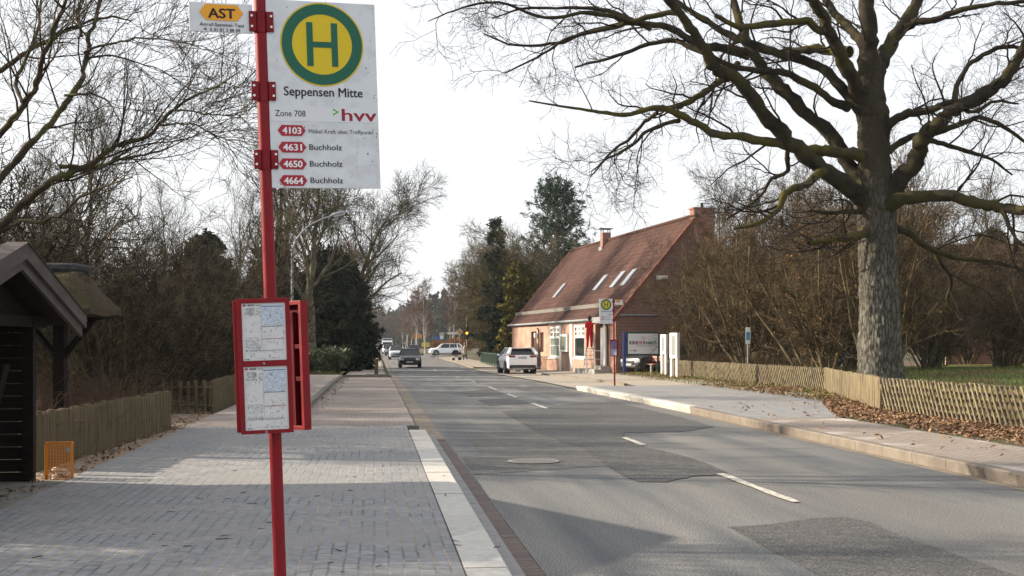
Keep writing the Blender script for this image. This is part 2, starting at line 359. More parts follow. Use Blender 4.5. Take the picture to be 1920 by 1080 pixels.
def fissures(m, sc, c):
    """dark long cracks between the bark plates"""
    n = m.node_tree.nodes; L = m.node_tree.links; b = n['Principled BSDF']; old = b.inputs['Base Color'].links[0].from_socket
    tc = n.new('ShaderNodeTexCoord'); mp = n.new('ShaderNodeMapping'); mp.inputs['Scale'].default_value = sc; L.new(tc.outputs['Object'], mp.inputs[0])
    wn = n.new('ShaderNodeTexNoise'); wn.inputs['Scale'].default_value = 1.2; L.new(mp.outputs[0], wn.inputs[0])
    wm = n.new('ShaderNodeMixRGB'); wm.blend_type = 'LINEAR_LIGHT'; wm.inputs[0].default_value = .5; L.new(mp.outputs[0], wm.inputs[1]); L.new(wn.outputs[1], wm.inputs[2])
    vo = n.new('ShaderNodeTexVoronoi'); vo.feature = 'DISTANCE_TO_EDGE'; vo.inputs['Scale'].default_value = 1; L.new(wm.outputs[0], vo.inputs[0])
    mr = n.new('ShaderNodeMapRange'); mr.inputs[1].default_value = .02; mr.inputs[2].default_value = .22; mr.inputs[3].default_value = .85; mr.inputs[4].default_value = 0; L.new(vo.outputs[0], mr.inputs[0])
    mx = n.new('ShaderNodeMixRGB'); mx.inputs[2].default_value = (*c, 1); L.new(mr.outputs[0], mx.inputs[0]); L.new(old, mx.inputs[1]); L.new(mx.outputs[0], b.inputs['Base Color'])
fissures(bark, (13, 13, 2.6), (.028,.022,.017))
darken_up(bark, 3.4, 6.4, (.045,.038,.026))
bark_limb = pmat('mossy limb bark', (0.0189,0.0157,0.0119), (0.0405,0.0335,0.0248), scale=4, rough=.95, bump=.9, c3=(.052,.046,.018), s3=1.3, spec=.1)
twig_oak = pmat('oak twig', (0.0162,0.0130,0.0100), (0.0270,0.0216,0.0162), scale=3, rough=.9)
bark_brown = pmat('brown bark', (0.0390,0.0300,0.0216), (0.0720,0.0570,0.0390), scale=6, rough=.95, bump=.5, c3=(.09,.09,.035), s3=2)
bark_pale = pmat('pale smooth bark', (0.1100,0.0950,0.0725), (0.1500,0.1300,0.1000), scale=3, rough=.9, bump=.3, c3=(.16,.15,.09), s3=1.5)
twig_dark = pmat('dark twig', (.018,.014,.009), (.098,.080,.050), scale=2.6, rough=.95, lo=.46, hi=.62, detail=3)
twig_brown = pmat('brown twig', (.032,.024,.014), (.135,.098,.055), scale=2.0, rough=.95, lo=.44, hi=.64, detail=3)
twig_red = pmat('reddish twig', (0.0880,0.0550,0.0413), (0.1210,0.0825,0.0605), scale=1.2, rough=.9)
twig_olive = pmat('olive twig', (.030,.024,.012), (.17,.14,.065), scale=2.0, rough=.95, lo=.44, hi=.66, detail=3)
needle_dark = pmat('dark needle', (0.0084,0.0154,0.0084), (0.0210,0.0315,0.0140), scale=2.2, rough=.8)
needle_blue = pmat('blue green needle', (0.0221,0.0443,0.0265), (0.0378,0.0684,0.0410), scale=2, rough=.8)
needle_olive = pmat('olive needle', (0.0654,0.0733,0.0158), (0.1428,0.1133,0.0212), scale=1.3, rough=.8)
leaf_green = pmat('evergreen leaf', (0.0280,0.0490,0.0126), (0.0595,0.0770,0.0210), scale=3, rough=.45)
dry_leaf = pmat('dry oak leaf', (0.1870,0.1176,0.0690), (0.3060,0.2107,0.1380), scale=6, rough=.85, c3=(.17,.085,.045), s3=9)
russet_leaf = pmat('russet leaf', (.26,.11,.03), (.34,.17,.05), scale=4, rough=.8)
birch_white = pmat('birch bark', (.40,.37,.33), (.18,.16,.14), scale=5, rough=.8, stretch=(1,1,3), lo=.5, hi=.6)
far_wood = pmat('far wood', (.040,.045,.034), (.075,.07,.05), scale=.2, rough=.95)
render_pink = pmat('salmon render', (0.3082,0.1989,0.1608), (0.3451,0.2273,0.1869), scale=3, rough=.9, bump=.2, c3=(.47,.29,.20), s3=.9)
brick_red = brickmat('dark red brick', (.145,.062,.043), (.20,.095,.068), (.23,.185,.155), .25, .078, mort=.13, plane='YZ', rough=.9, bump=.4)
brick_chim = brickmat('chimney brick', (0.1872,0.0741,0.0553), (0.2232,0.0975,0.0723), (.4,.3,.25), .25, .078, mort=.12, plane='XZ', rough=.9, bump=.4)
white_paint = pmat('white paint', (.78,.77,.74), (.72,.71,.68), scale=5, rough=.5)
grey_board = pmat('grey fascia', (0.1560,0.1470,0.1320), (0.1980,0.1860,0.1680), scale=4, rough=.7)
dark_brown = pmat('brown door paint', (.055,.028,.022), (.075,.04,.03), scale=3, rough=.5)
glass_dark = pmat('dark glass', (.010,.014,.015), rough=.05, spec=.45)
glass_green = pmat('curtained glass', (.17,.22,.18), (.22,.26,.22), scale=.9, rough=.12, spec=.7)
black_metal = pmat('black metal', (.02,.02,.022), rough=.5)
green_metal = pmat('green fence paint', (.028,.06,.042), (.045,.08,.055), scale=3, rough=.6)
blue_paint = pmat('blue post paint', (.02,.045,.20), rough=.4)
dgreen_paint = pmat('dark green frame', (.006,.05,.04), rough=.5)
board_grey = pmat('sign face grey', (.66,.67,.70), (.62,.63,.66), scale=1.5, rough=.3)
kd_navy = pmat('navy letters', (.012,.016,.035), rough=.5); kd_red = pmat('crimson letters', (.34,.02,.04), rough=.5); kd_green = pmat('green letters', (.008,.09,.065), rough=.5)
salmon_wood = pmat('salmon bench slat', (.52,.23,.17), (.58,.29,.22), scale=5, rough=.7)
concrete = pmat('concrete', (.33,.32,.29), (.25,.24,.22), scale=5, rough=.9, bump=.3)
orange_wire = pmat('orange wire', (0.4284,0.1606,0.0071), (0.3689,0.1309,0.0059), scale=9, rough=.45)
litter_white = pmat('paper litter', (.62,.57,.50), (.45,.40,.34), scale=12, rough=.8)
rubber = pmat('tyre rubber', (.015,.015,.016), rough=.8)
rim_metal = pmat('alloy rim', (.30,.31,.32), rough=.35, metallic=.7)
lamp_glass = pmat('headlamp glass', (.62,.64,.66), rough=.12, metallic=.3)
tail_red = pmat('tail lamp red', (.20,.006,.012), rough=.2)
black_plastic = pmat('black plastic', (.018,.018,.02), rough=.55)
plate_white = pmat('number plate', (.55,.56,.56), (.25,.26,.27), scale=16, rough=.4)
amber = pmat('lit amber lamp', (1.0,.42,.03), emit=2.2)
skin_c = pmat('skin', (.50,.30,.22), rough=.6)
red_cloth = pmat('red cloth', (.48,.012,.018), (.40,.010,.015), scale=5, rough=.8)
beige_cloth = pmat('beige cloth', (.42,.35,.26), (.36,.30,.22), scale=4, rough=.9)
dark_cloth = pmat('dark cloth', (.03,.03,.035), rough=.9)
hair_dark = pmat('dark hair', (.02,.014,.011), rough=.6); hair_red = pmat('auburn hair', (.25,.06,.03), rough=.6)
def rooftile():
    m = pmat('clay roof tile', (0.0599,0.0317,0.0261), (0.0910,0.0467,0.0366), scale=.55, rough=.9, c3=(.06,.032,.026), s3=.3, spec=.2)
    n = m.node_tree.nodes; L = m.node_tree.links; b = n['Principled BSDF']
    old = b.inputs['Base Color'].links[0].from_socket
    tc = n.new('ShaderNodeTexCoord'); sp = n.new('ShaderNodeSeparateXYZ'); L.new(tc.outputs['Object'], sp.inputs[0])
    cb = n.new('ShaderNodeCombineXYZ'); L.new(sp.outputs[0], cb.inputs[0]); L.new(sp.outputs[2], cb.inputs[1])
    br = n.new('ShaderNodeTexBrick'); br.offset = 0; br.inputs['Scale'].default_value = 1
    br.inputs['Brick Width'].default_value = .21; br.inputs['Row Height'].default_value = .27; br.inputs['Mortar Size'].default_value = .03; br.inputs['Mortar Smooth'].default_value = 1
    br.inputs['Color1'].default_value = (.38,.38,.38,1); br.inputs['Color2'].default_value = (.62,.62,.62,1); br.inputs['Mortar'].default_value = (.22,.22,.22,1)
    L.new(cb.outputs[0], br.inputs[0])
    mx = n.new('ShaderNodeMixRGB'); mx.blend_type = 'OVERLAY'; mx.inputs[0].default_value = .8
    L.new(old, mx.inputs[1]); L.new(br.outputs[0], mx.inputs[2]); L.new(mx.outputs[0], b.inputs['Base Color'])
    bp = n.new('ShaderNodeBump'); bp.inputs['Strength'].default_value = .8; bp.inputs['Distance'].default_value = .03; bp.invert = True
    L.new(br.outputs['Fac'], bp.inputs['Height']); L.new(bp.outputs[0], b.inputs['Normal'])
    return m
roof_tile = rooftile()
def carpaint(n, c, r=.22): 
    m = pmat(n, c, rough=r, spec=.4); m.node_tree.nodes['Principled BSDF'].inputs['Coat Weight'].default_value = .12
    return m
car_white = carpaint('white car paint', (.84,.85,.86)); car_black = carpaint('black car paint', (.004,.004,.006), .12); car_silver = carpaint('silver car paint', (.42,.45,.48)); car_blue = carpaint('dark blue car paint', (.012,.022,.09)); car_grey = carpaint('dark grey car paint', (.05,.055,.065))

# ------------------------------------------------------------------ ground, road, pavements
XS = [(-600,.35),(-60,.15),(-20,.10),(-4.2,.10),(-3.55,.08),(-3.3,-.07),(7.35,-.07),(9.4,-.04),(10.2,.03),(11,.10),(14,.17),(20,.25),(60,.35),(600,.5)]
def gx(x):
    for (a, ha), (b, hb) in zip(XS, XS[1:]):
        if a <= x <= b: return ha+(hb-ha)*(x-a)/(b-a)
    return .3
ys = [-40,-15,0]+list(np.arange(4,60,2.0))+list(np.arange(60,130,4.0))+[140,155,170,200,260,340,450,600,800]
def terrain():
    xs = sorted(set([x for x, _ in XS]+[-100,-35,-12,-7,25,32,45,100])); V, Fc = [], []
    for y in ys:
        for x in xs: V.append((x, y, gx(x)+g(y)))
    nx = len(xs)
    for j in range(len(ys)-1):
        for i in range(nx-1): Fc.append((j*nx+i, j*nx+i+1, (j+1)*nx+i+1, (j+1)*nx+i))
    b = MB(); b.add(V, Fc); structure(b.build('ground', soil, smooth=True))
terrain()
def strip(name, xl, xr, y0, y1, z, mat, step=2.5, kind='structure', zr=None):
    n = max(1, int(math.ceil((y1-y0)/step))); V = []; fl = xl if callable(xl) else (lambda y: xl); fr = xr if callable(xr) else (lambda y: xr)
    zr = z if zr is None else zr
    for i in range(n+1):
        y = y0+(y1-y0)*i/n; V += [(fl(y), y, z+g(y)), (fr(y), y, zr+g(y))]
    b = MB(); b.add(V, [(2*i, 2*i+1, 2*i+3, 2*i+2) for i in range(n)]); o = b.build(name, mat)
    if kind: o['kind'] = kind
    return o
def lin(*pts):
    def f(y):
        if y <= pts[0][0]: return pts[0][1]
        for (a, xa), (b, xb) in zip(pts, pts[1:]):
            if y <= b: return xa+(xb-xa)*(y-a)/(b-a)
        return pts[-1][1]
    return f
road_l = lin((-40,1.24),(20,1.18),(60,1.13),(800,1.0)); road_r = lin((-40,7.2),(28,7.3),(45,7.15),(80,7.1),(800,7.2))
strip('road', road_l, road_r, -40, 700, 0, asphalt)
strip('side_road', 7.0, 60, 160, 190, .012, asphalt, step=8)
def ground_poly(name, pts, z, mat, px=True):
    V = []
    for p in pts:
        q = gpt(p[0], p[1], 0) if px else Vector((p[0], p[1], 0)); V.append((q.x, q.y, z+g(q.y)))
    b = MB(); b.add(V, [tuple(range(len(V)))]); return structure(b.build(name, mat))
c7 = lambda L: [(840+x/2.7, 680+y/2.7) for x, y in L]
def rough_edge(pts, rng, amt=.011, step=.18):
    out = []
    for a, b in zip(pts, pts[1:]+pts[:1]):
        A = gpt(a[0], a[1]); B = gpt(b[0], b[1]); n = max(1, int((B-A).length/step))
        for k in range(n):
            q = A.lerp(B, k/n); out.append((q.x+rng.normal()*amt*(k > 0), q.y+rng.normal()*amt*(k > 0)))
    return out
rg = np.random.default_rng(5)
for nm, pts, z, m in (
    ('road_patch', c7([(75,355),(180,352),(190,360),(240,350),(440,345),(560,400),(690,432),(820,524),(600,536),(140,568),(62,475),(175,465)]), .004, asphalt_mid),
    ('road_patch', c7([(270,247),(450,235),(640,206),(770,204),(870,208),(1100,258),(1350,325),(1230,345),(1170,352),(900,355),(880,372),(920,400),(1000,428),(1180,470),(1290,505),(1412,560),(1350,572),(1230,577),(1110,607),(960,605),(860,560),(780,505),(690,432),(560,395),(440,345)]), .008, asphalt_dark),
    ('road_patch', c7([(145,190),(310,178),(360,188),(425,206),(330,212),(212,220)]), .004, asphalt_dark),
    ('road_patch', c7([(60,149),(150,140),(230,138),(295,160),(200,168),(108,173)]), .004, asphalt_dark),
    ('road_patch', c7([(175,110),(300,104),(425,100),(560,130),(690,160),(640,168),(550,166),(470,150),(370,136)]), .004, asphalt_mid),
    ('road_patch', [(1364,988),(1400,987),(1445,983),(1490,977),(1526,972),(1584,970),(1629,979),(1660,993),(1687,1005),(1784,1037),(1897,1077),(1990,1112),(2010,1210),(1750,1210),(1620,1130),(1537,1080),(1481,1050),(1429,1024)], .004, asphalt_dark)):
    ground_poly(nm, rough_edge(pts, rg), z, m, px=False)
# centre line dashes
def dash(x, y0, y1, wd=.11):
    n = 8; V = []
    for i in range(n+1):
        y = y0+(y1-y0)*i/n; V += [(x-wd/2+rg.normal()*.008, y, .0125+g(y)), (x+wd/2+rg.normal()*.008, y, .0125+g(y))]
    b = MB(); b.add(V, [(2*i, 2*i+1, 2*i+3, 2*i+2) for i in range(n)]); structure(b.build('centre_line', paint_line))
for y0, y1 in ((3,6.2),(12.1,14.85),(19.25,20.8),(30.4,33.1),(36.8,39.4),(43,46),(52,54.5),(61.5,64.5),(73.5,76.5),(85.5,88.5)): dash(4.27, y0, y1)
# left side: new platform, kerb, gutter, lay-by
PH = .15
strip('pavement', lin((-10,-3.3),(13,-3.32),(24,-3.3),(40,-3.4)), .575, -10, 22.2, PH, paver_new)
strip('old_pavement', -3.35, -1.72, 22.2, 64, PH, paver_old)
strip('far_pavement', -1.5, .55, 64.3, 150, PH-.02, paver_old)
strip('lay_by', -1.58, .80, 22.2, 62.6, .03, setts_bay)
strip('verge', -3.9, -3.3, 8, 26, .125, sand)
strip('sand_path', -7, -3.36, 22.2, 26.6, .135, sand)
strip('grass_verge', -9, -1.72, 64.2, 78, .15, lawn)
def kerb_row(name, mat, xi, xo, y0, y1, zt, zb, piece, slope=0.0, gap=.010):
    """one row of kerb stones: sloping or upright face towards the road"""
    b = MB(); y = y0
    while y < y1-.05:
        e = min(y+piece, y1); dz = rg.normal()*.0015; a, c = y+gap/2, e-gap/2
        xa, xc = (xi(a), xi(c)) if callable(xi) else (xi, xi); oa, oc = (xo(a), xo(c)) if callable(xo) else (xo, xo)
        sgn = 1 if oa > xa else -1; ga, gc = g(a), g(c)
        V = [(xa,a,zb+ga),(oa+sgn*slope,a,zb+ga),(oa,a,zt-.02+dz+ga),(oa-sgn*.02,a,zt+dz+ga),(xa,a,zt+dz+ga),
             (xc,c,zb+gc),(oc+sgn*slope,c,zb+gc),(oc,c,zt-.02+dz+gc),(oc-sgn*.02,c,zt+dz+gc),(xc,c,zt+dz+gc)]
        b.add(V, [(0,1,2,3,4),(9,8,7,6,5)]+[(i,i+5,(i+1)%5+5,(i+1)%5) for i in range(5)]); y = e
    return structure(b.build(name, mat))
kerb_row('platform_kerb', kerb_white, .585, .88, -8, 21.0, .157, -.06, 1.0)
kerb_row('kerb_foot', kerb_face, .885, 1.03, -8, 21.0, .055, -.06, 1.0)
strip('gutter', 1.035, road_l, -8, 20.6, .003, gutter_brick, zr=.006)
strip('gutter_strip', .82, lin((20.6,1.185),(60,1.14)), 20.6, 150, .01, gutter_stone)
kerb_row('lay_by_kerb', kerb_grey, -1.72, -1.58, 22.2, 62.6, .16, -.05, 1.0)
kerb_row('lay_by_end_kerb', kerb_grey, -1.6, .85, 62.6, 62.78, .13, -.05, 1.0)
kerb_row('far_kerb', kerb_grey, .55, .70, 62.8, 150, .12, -.05, 1.0)
kerb_row('platform_end_kerb', kerb_grey, -1.58, .80, 22.16, 22.28, .155, -.05, 1.0, gap=0)
# right side
kin = lin((-10,7.36),(27,7.46),(28.7,7.55)); kout = lin((-10,7.2),(27,7.3),(28.7,7.4))
kerb_row('kerb', kerb_tan, kin, kout, -8, 28.2, .15, -.06, 1.0, slope=-.02)
kerb_row('bus_kerb', kerb_white, lin((28.2,7.62),(38,7.45),(42.4,7.35)), lin((28.2,7.36),(38,7.1),(42.4,7.0)), 28.2, 42.4, .155, -.06, 1.0, slope=-.07)
strip('right_gutter', lin((-8,7.03),(28,7.15)), lin((-8,7.215),(28,7.32)), -8, 28, .0035, gutter_stone)
strip('right_pavement', lin((-10,7.345),(28,7.45)), lin((-10,9.0),(13,9.15),(23.6,9.25)), -10, 23.7, .148, paver_right)
strip('right_platform', lin((23.7,7.44),(28.2,7.5),(42.4,7.34)), lin((23.7,9.28),(24.4,9.35),(32.5,12.3),(36,13.1),(55,12.7)), 23.7, 42.6, .150, paver_new)
strip('right_border', lin((-10,8.9),(23.7,9.15),(24.4,9.2),(33,12.1),(36,13.0),(50,12.5)), lin((-10,11.2),(26,11.0),(28,11.6),(36,13.8),(60,13.9)), -10, 56, .138, soil)
strip('parking_strip', 7.15, 9.5, 42.6, 92, .028, forecourt)
strip('house_forecourt', 9.5, lin((42.6,12.8),(55,13),(62,13.5),(63,12.6),(88,10.0)), 42.6, 88, .10, forecourt, zr=.20)
kerb_row('forecourt_kerb', kerb_tan, 9.6, 9.46, 46, 88, .12, -.05, 1.0)
strip('far_right_pavement', 7.6, 10, 92, 150, .09, forecourt)
kerb_row('far_right_kerb', kerb_tan, 7.6, 7.45, 92, 150, .12, -.06, 1.0)
strip('lawn', lin((14,11.05),(27,11.05),(36,13.9)), 60, 14, 76, .175, lawn, zr=.78)
# manhole
m_ = thing('manhole_cover', 'round pale manhole cover set into the patched left lane', 'manhole cover', (2.17,16.72,.013))
b = MB(); b.tube([(0,0,0),(0,0,.004)], .36, 36); b.build('rim', concrete, m_)
b = MB(); b.tube([(0,0,.002),(0,0,.0075)], .30, 36); b.build('lid', pmat('cast iron', (0.1800,0.1680,0.1500), (0.1320,0.1230,0.1080), scale=18, rough=.6, bump=.6), m_)
# ------------------------------------------------------------------ bus stop, near
def hex_tag(b, x0, x1, z0, z1, y, th=.003):
    h = (z1-z0)/2; p = [(x0,z0+h),(x0+h*.75,z1),(x1-h*.75,z1),(x1,z0+h),(x1-h*.75,z0),(x0+h*.75,z0)]
    b.prism(p, y, y-th)
def sign_panel(root, x0, x1, z0, z1, y, full, flip):
    b = MB(); b.bb((x0, y, z0), (x1, y+.012, z1), .003); pan = b.build('stop_panel', sign_white, root)
    f = y-.0015; cx, cz = (x0+x1)/2, z1-.2115
    b = MB(); b.disc((cx, cz), .206, f, 64); em = b.build('round_emblem', sign_yellow, pan)
    b = MB(); b.disc((cx, cz), .199, f-.001, 64, ri=.148); b.build('green_ring', sign_green, pan)
    b = MB()
    for s in (-1, 1): b.bb((cx+s*.061-.0155, f-.001, cz-.107), (cx+s*.061+.0155, f-.0025, cz+.107))
    b.bb((cx-.05, f-.001, cz-.015), (cx+.05, f-.0022, cz+.013)); b.build('letter', sign_green, pan)
    if full:
        lettering(pan, 'Seppensen Mitte', x0+.073, z1-.466, .39, .046, ink, f, bold=.012)
        b = MB(); b.bb((x0+.003, y-.0012, z1-.592), (x1-.002, y, z1-.518)); b.build('zone_strip', pmat('zone strip', (.66,.69,.72), rough=.4), pan)
        lettering(pan, 'Zone 708', x0+.027, z1-.568, .148, .031, ink, f, bold=.005)
        b = MB(); zc = z1-.541; xa = x0+.311
        b.add([(xa,f,zc+.018),(xa+.028,f,zc+.001),(xa+.028,f,zc-.003),(xa,f,zc-.02),(xa,f,zc-.011),(xa+.018,f,zc-.001),(xa,f,zc+.009)], [(0,1,5,6),(1,2,5),(2,3,4,5)])
        b.build('logo_arrow', logo_green, pan)
        lettering(pan, 'hvv', x0+.354, z1-.584, .176, .062, ink_red, f, bold=.012, name='logo_lettering')
        for i, (num, txt, wd, ht) in enumerate((('4103','Möbel Kraft über Treffpunkt',.322,.021),('4631','Buchholz',.162,.029),('4650','Buchholz',.162,.029),('4664','Buchholz',.162,.029))):
            zc = z1-.637-i*.0805-(.001*i if i else 0)
            b = MB(); hex_tag(b, x0+.037, x0+.173, zc-.026, zc+.026, f+.001); t = b.build('line_tag', tag_red, pan)
            lettering(t, num, x0+.059, zc-.0165, .093, .033, white_ink, f-.003, bold=.022)
            lettering(pan, txt, x0+.188, zc-.012, wd, ht, ink, f, bold=.006 if i else .003)
        b = MB(); rr = np.random.default_rng(3)       # scuffs along the edge away from the pole
        for k in range(80):
            e = rr.random()
            u = x1-.006-abs(rr.normal())*.03 if e < .6 else x0+.02+rr.random()*.5; v = z0+rr.random()*(z1-z0)
            if e < .2: u = x1-.01-abs(rr.normal())*.05; v = z0+.1+rr.random()*.16
            if e > .9: v = z0+abs(rr.normal())*.02
            s = .0012+abs(rr.normal())*.0025; q = rr.random()*3
            b.add([(u+s*math.cos(q), y-.0007, v+s*math.sin(q)*1.4), (u-s*math.sin(q)*.6, y-.0007, v+s*math.cos(q)), (u-s*math.cos(q)*.8, y-.0007, v-s*math.sin(q)), (u+s*.4, y-.0007, v-s)], [(0,1,2,3)])
        tag(b.build('scuff_marks', grime, pan), kind='stuff')
    else:
        lettering(pan, 'Seppensen Mitte', x0+.06, z1-.475, .42, .046, ink, f, bold=.012)
        lettering(pan, 'hvv', x0+.36, z1-.60, .15, .055, ink_red, f, bold=.012, name='logo_lettering')
        for i in range(2):
            zc = z1-.665-i*.083; b = MB(); hex_tag(b, x0+.06, x0+.2, zc-.026, zc+.026, f+.001); t = b.build('line_tag', tag_red, pan)
            lettering(t, ('4103','4631')[i], x0+.082, zc-.0165, .093, .033, white_ink, f-.003, bold=.022)
            lettering(pan, ('Holm-Seppensen','Sprötze')[i] if False else 'Buchholz', x0+.22, zc-.012, .2, .03, ink, f, bold=.006)
def taxi_panel(root, x0, x1, z0, z1, y, full):
    b = MB(); b.bb((x0, y, z0), (x1, y+.010, z1), .002); p = b.build('taxi_panel', sign_white, root)
    f = y-.0015; W = x1-x0; b = MB(); hex_tag(b, x0+W*.16, x0+W*.85, z1-.084, z1-.008, f+.001); t = b.build('orange_tag', sign_orange, p)
    lettering(t, 'AST', x0+W*.29, z1-.073, W*.435, .048, ink, f-.003, bold=.02)
    if full:
        lettering(p, 'Anruf-Sammel-Taxi', x0+W*.155, z1-.113, W*.70, .018, ink, f, bold=.006)
        lettering(p, '0 41 81 3 88 89', x0+W*.315, z1-.137, W*.48, .0165, ink, f, bold=.005)
        b = MB(); b.bb((x0+W*.22, f, z1-.132), (x0+W*.27, f-.001, z1-.128)); b.bb((x0+W*.23, f, z1-.127), (x0+W*.26, f-.001, z1-.122)); b.build('phone_symbol', ink_grey, p)
def clamp(root, z0, z1, half, r):
    b = MB(); b.tube([(0,0,z0),(0,0,z1)], r+.004, 20)
    for s in (-1, 1): b.bb((s*(r*.8), -.034, z0+.003), (s*half, -.022, z1-.003), .002)
    for s in (-1, 1): b.bb((s*(r*.8), -.020, z0+.003), (s*half*.98, -.010, z1-.003), .002)
    c = b.build('clamp', red_dark, root, smooth=True)
    b = MB()
    for s in (-1, 1):
        for q in (.25, .75): z = z0+(z1-z0)*q; b.tube([(s*half*.80,-.034,z),(s*half*.80,-.039,z)], .0058, 12)
    b.build('bolt', bolt, c, smooth=True)
def timetable(parent, x0, x1, z0, z1, y, num, seed):
    b = MB(); b.bb((x0, y, z0), (x1, y-.002, z1)); p = b.build('timetable', paper, parent); f = y-.003; W = x1-x0; Hh = z1-z0; rr = np.random.default_rng(seed)
    X = lambda u: x0+u*W; Z = lambda v: z1-v*Hh
    b = MB(); b.bb((X(.46), f+.0006, Z(.40)), (X(.96), f, Z(.07))); b.build('blue_panel', paper_blue, p)
    b = MB(); b.bb((X(.45), f-.0004, Z(.066)), (X(.95), f-.0012, Z(.054))); b.build('blue_rule', blue_ink, p)
    lettering(p, num, X(.13), Z(.05), W*.16, Hh*.033, ink, f, bold=.02); lettering(p, 'Buchholz', X(.33), Z(.045), W*.12, Hh*.016, ink, f, bold=.01)
    b = MB(); h = .012*Hh; hex_tag(b, X(.03), X(.10), Z(.05), Z(.02), f+.0005, .001); b.build('line_tag', tag_red, p)
    b = MB()
    def row(u0, u1, v, th=.006, dens=.75):
        u = u0
        while u < u1:
            l = .012+rr.random()*.035
            if rr.random() < dens: b.bb((X(u), f, Z(v)), (X(min(u+l, u1)), f-.0006, Z(v+th)))
            u += l+.010
    for k in range(9): row(.07, .30, .085+k*.0155); row(.34, .42, .085+k*.0155, dens=.6)
    for k in range(30): row(.47, .95, .09+k*.0105, .0032, .35 if k % 3 else .75)
    for k in range(14): row(.47, .95, .43+k*.034, .003, .12)
    for k in range(11): row(.07, .42, .60+k*.021, .0055, .62)
    row(.05, .90, .835, .004, .9); row(.25, .95, .955, .006, .5)
    b.build('printed_lines', ink_grey, p)
    b = MB(); b.bb((X(.44), f, Z(.80)), (X(.4425), f-.0008, Z(.07))); b.bb((X(.07), f, Z(.82)), (X(.92), f-.0008, Z(.8225))); b.bb((X(.45), f, Z(.405)), (X(.94), f-.0008, Z(.411))); b.build('rule', ink, p)
    b = MB(); b.bb((X(.45), f-.0004, Z(.622)), (X(.95), f-.0012, Z(.628))); b.build('red_rule', tag_red, p)
    lettering(p, 'KVG', X(.05), Z(.985), W*.10, Hh*.022, teal_ink, f, bold=.02)
    b = MB()
    for k in range(70):
        u, v = rr.random()*.92+.04, rr.random()*.9+.08; s = .0008+rr.random()*.0016
        b.bb((X(u)-s*.6, f-.0008, Z(v)-s*(1+rr.random()*3)), (X(u)+s*.6, f-.0016, Z(v)+s))
    b.build('rust_speck', grime, p)
red_shaded = pmat('shaded red paint', (.075,.004,.008), (.10,.006,.010), scale=8, rough=.7, spec=.1)  # shade inside the side case, painted as a darker red
def near_stop():
    root = thing('bus_stop_sign', 'large bus stop sign leaning on its red pole in the grey pavement, right in front', 'bus stop sign', (-.447, 6.093, .15), rot=(0, R(-2.0), R(12)))
    b = MB(); b.tube([(0,0,-.3),(0,0,3.36)], .0305, 28); b.build('pole', red_paint, root, smooth=True)
    sign_panel(root, .024, .563, 2.23, 3.148, -.022, True, False)
    taxi_panel(root, -.338, -.040, 2.976, 3.116, -.022, True)
    clamp(root, 2.983, 3.086, .058, .0305); clamp(root, 2.651, 2.747, .058, .0305); clamp(root, 2.319, 2.416, .058, .0305)
    # timetable cases round the pole
    ry = Matrix.Rotation(R(-8), 3, 'Z')
    case = bpy.data.objects.new('timetable_case', None); COL.objects.link(case); case.parent = root; case.location = (-.046, -.085, 0); case.rotation_euler = (0, 0, R(-8))
    z0, z1 = 1.043, 1.692
    b = MB(); W = .124
    b.bb((-W, -.004, z0), (W, .022, z1), .003)
    zm = (z0+z1)/2+.012
    for u0, u1, v0, v1 in ((-W,-W+.021,z0,z1),(W-.021,W,z0,z1),(-W+.021,W-.021,z1-.022,z1),(-W+.021,W-.021,z0,z0+.017),(-W+.021,W-.021,zm-.014,zm+.014)):
        b.bb((u0, -.016, v0), (u1, -.004, v1), .002)
    cf = b.build('case_front', red_paint, case)
    timetable(cf, -W+.0215, W-.0215, zm+.0145, z1-.0225, -.005, '4631', 1); timetable(cf, -W+.0215, W-.0215, z0+.0175, zm-.0145, -.005, '4650', 2)
    b = MB()
    for z in (zm, z0+.008): b.tube([(-.005,-.016,z),(-.005,-.021,z)], .006, 10)
    b.build('lock', zinc, cf, smooth=True)
    b = MB(); b.bb((-W-.021, .030, z0+.006), (W-.03, .058, z1-.006), .004); b.build('case_back', red_paint, case)
    b = MB(); b.bb((-.05, .02, z0+.12), (.09, .085, z0+.15)); b.bb((-.05, .02, z1-.15), (.09, .085, z1-.12)); b.build('bracket', red_dark, case)
    wing = bpy.data.objects.new('side_case', None); COL.objects.link(wing); wing.parent = root; wing.location = (.165, -.01, 0); wing.rotation_euler = (0, 0, R(117))
    b = MB(); L = .245; a, c = z0-.0, z1-.012     # local +x runs back from the near edge
    b.bb((0.002, -.012, a), (L-.002, 0, c), .002); b.build('inner_plate', red_shaded, wing); b = MB()
    b.bb((-.004, -.012, a), (.002, .03, c))
    for u0, u1, v0, v1 in ((0,.016,a,c),(L-.016,L,a,c),(.016,L-.016,c-.02,c),(.016,L-.016,a,a+.02)): b.bb((u0, 0, v0), (u1, .03, v1), .002)
    b.build('case_front', red_paint, wing)
    b = MB()
    for u in (.075, .16): b.bb((u, 0, a+.02), (u+.022, .022, c-.055), .002)
    for v in (a+.24, a+.40): b.bb((.03, 0, v), (L-.03, .018, v+.022), .002)
    b.build('rail', red_shaded, wing)
    return root
near_stop()
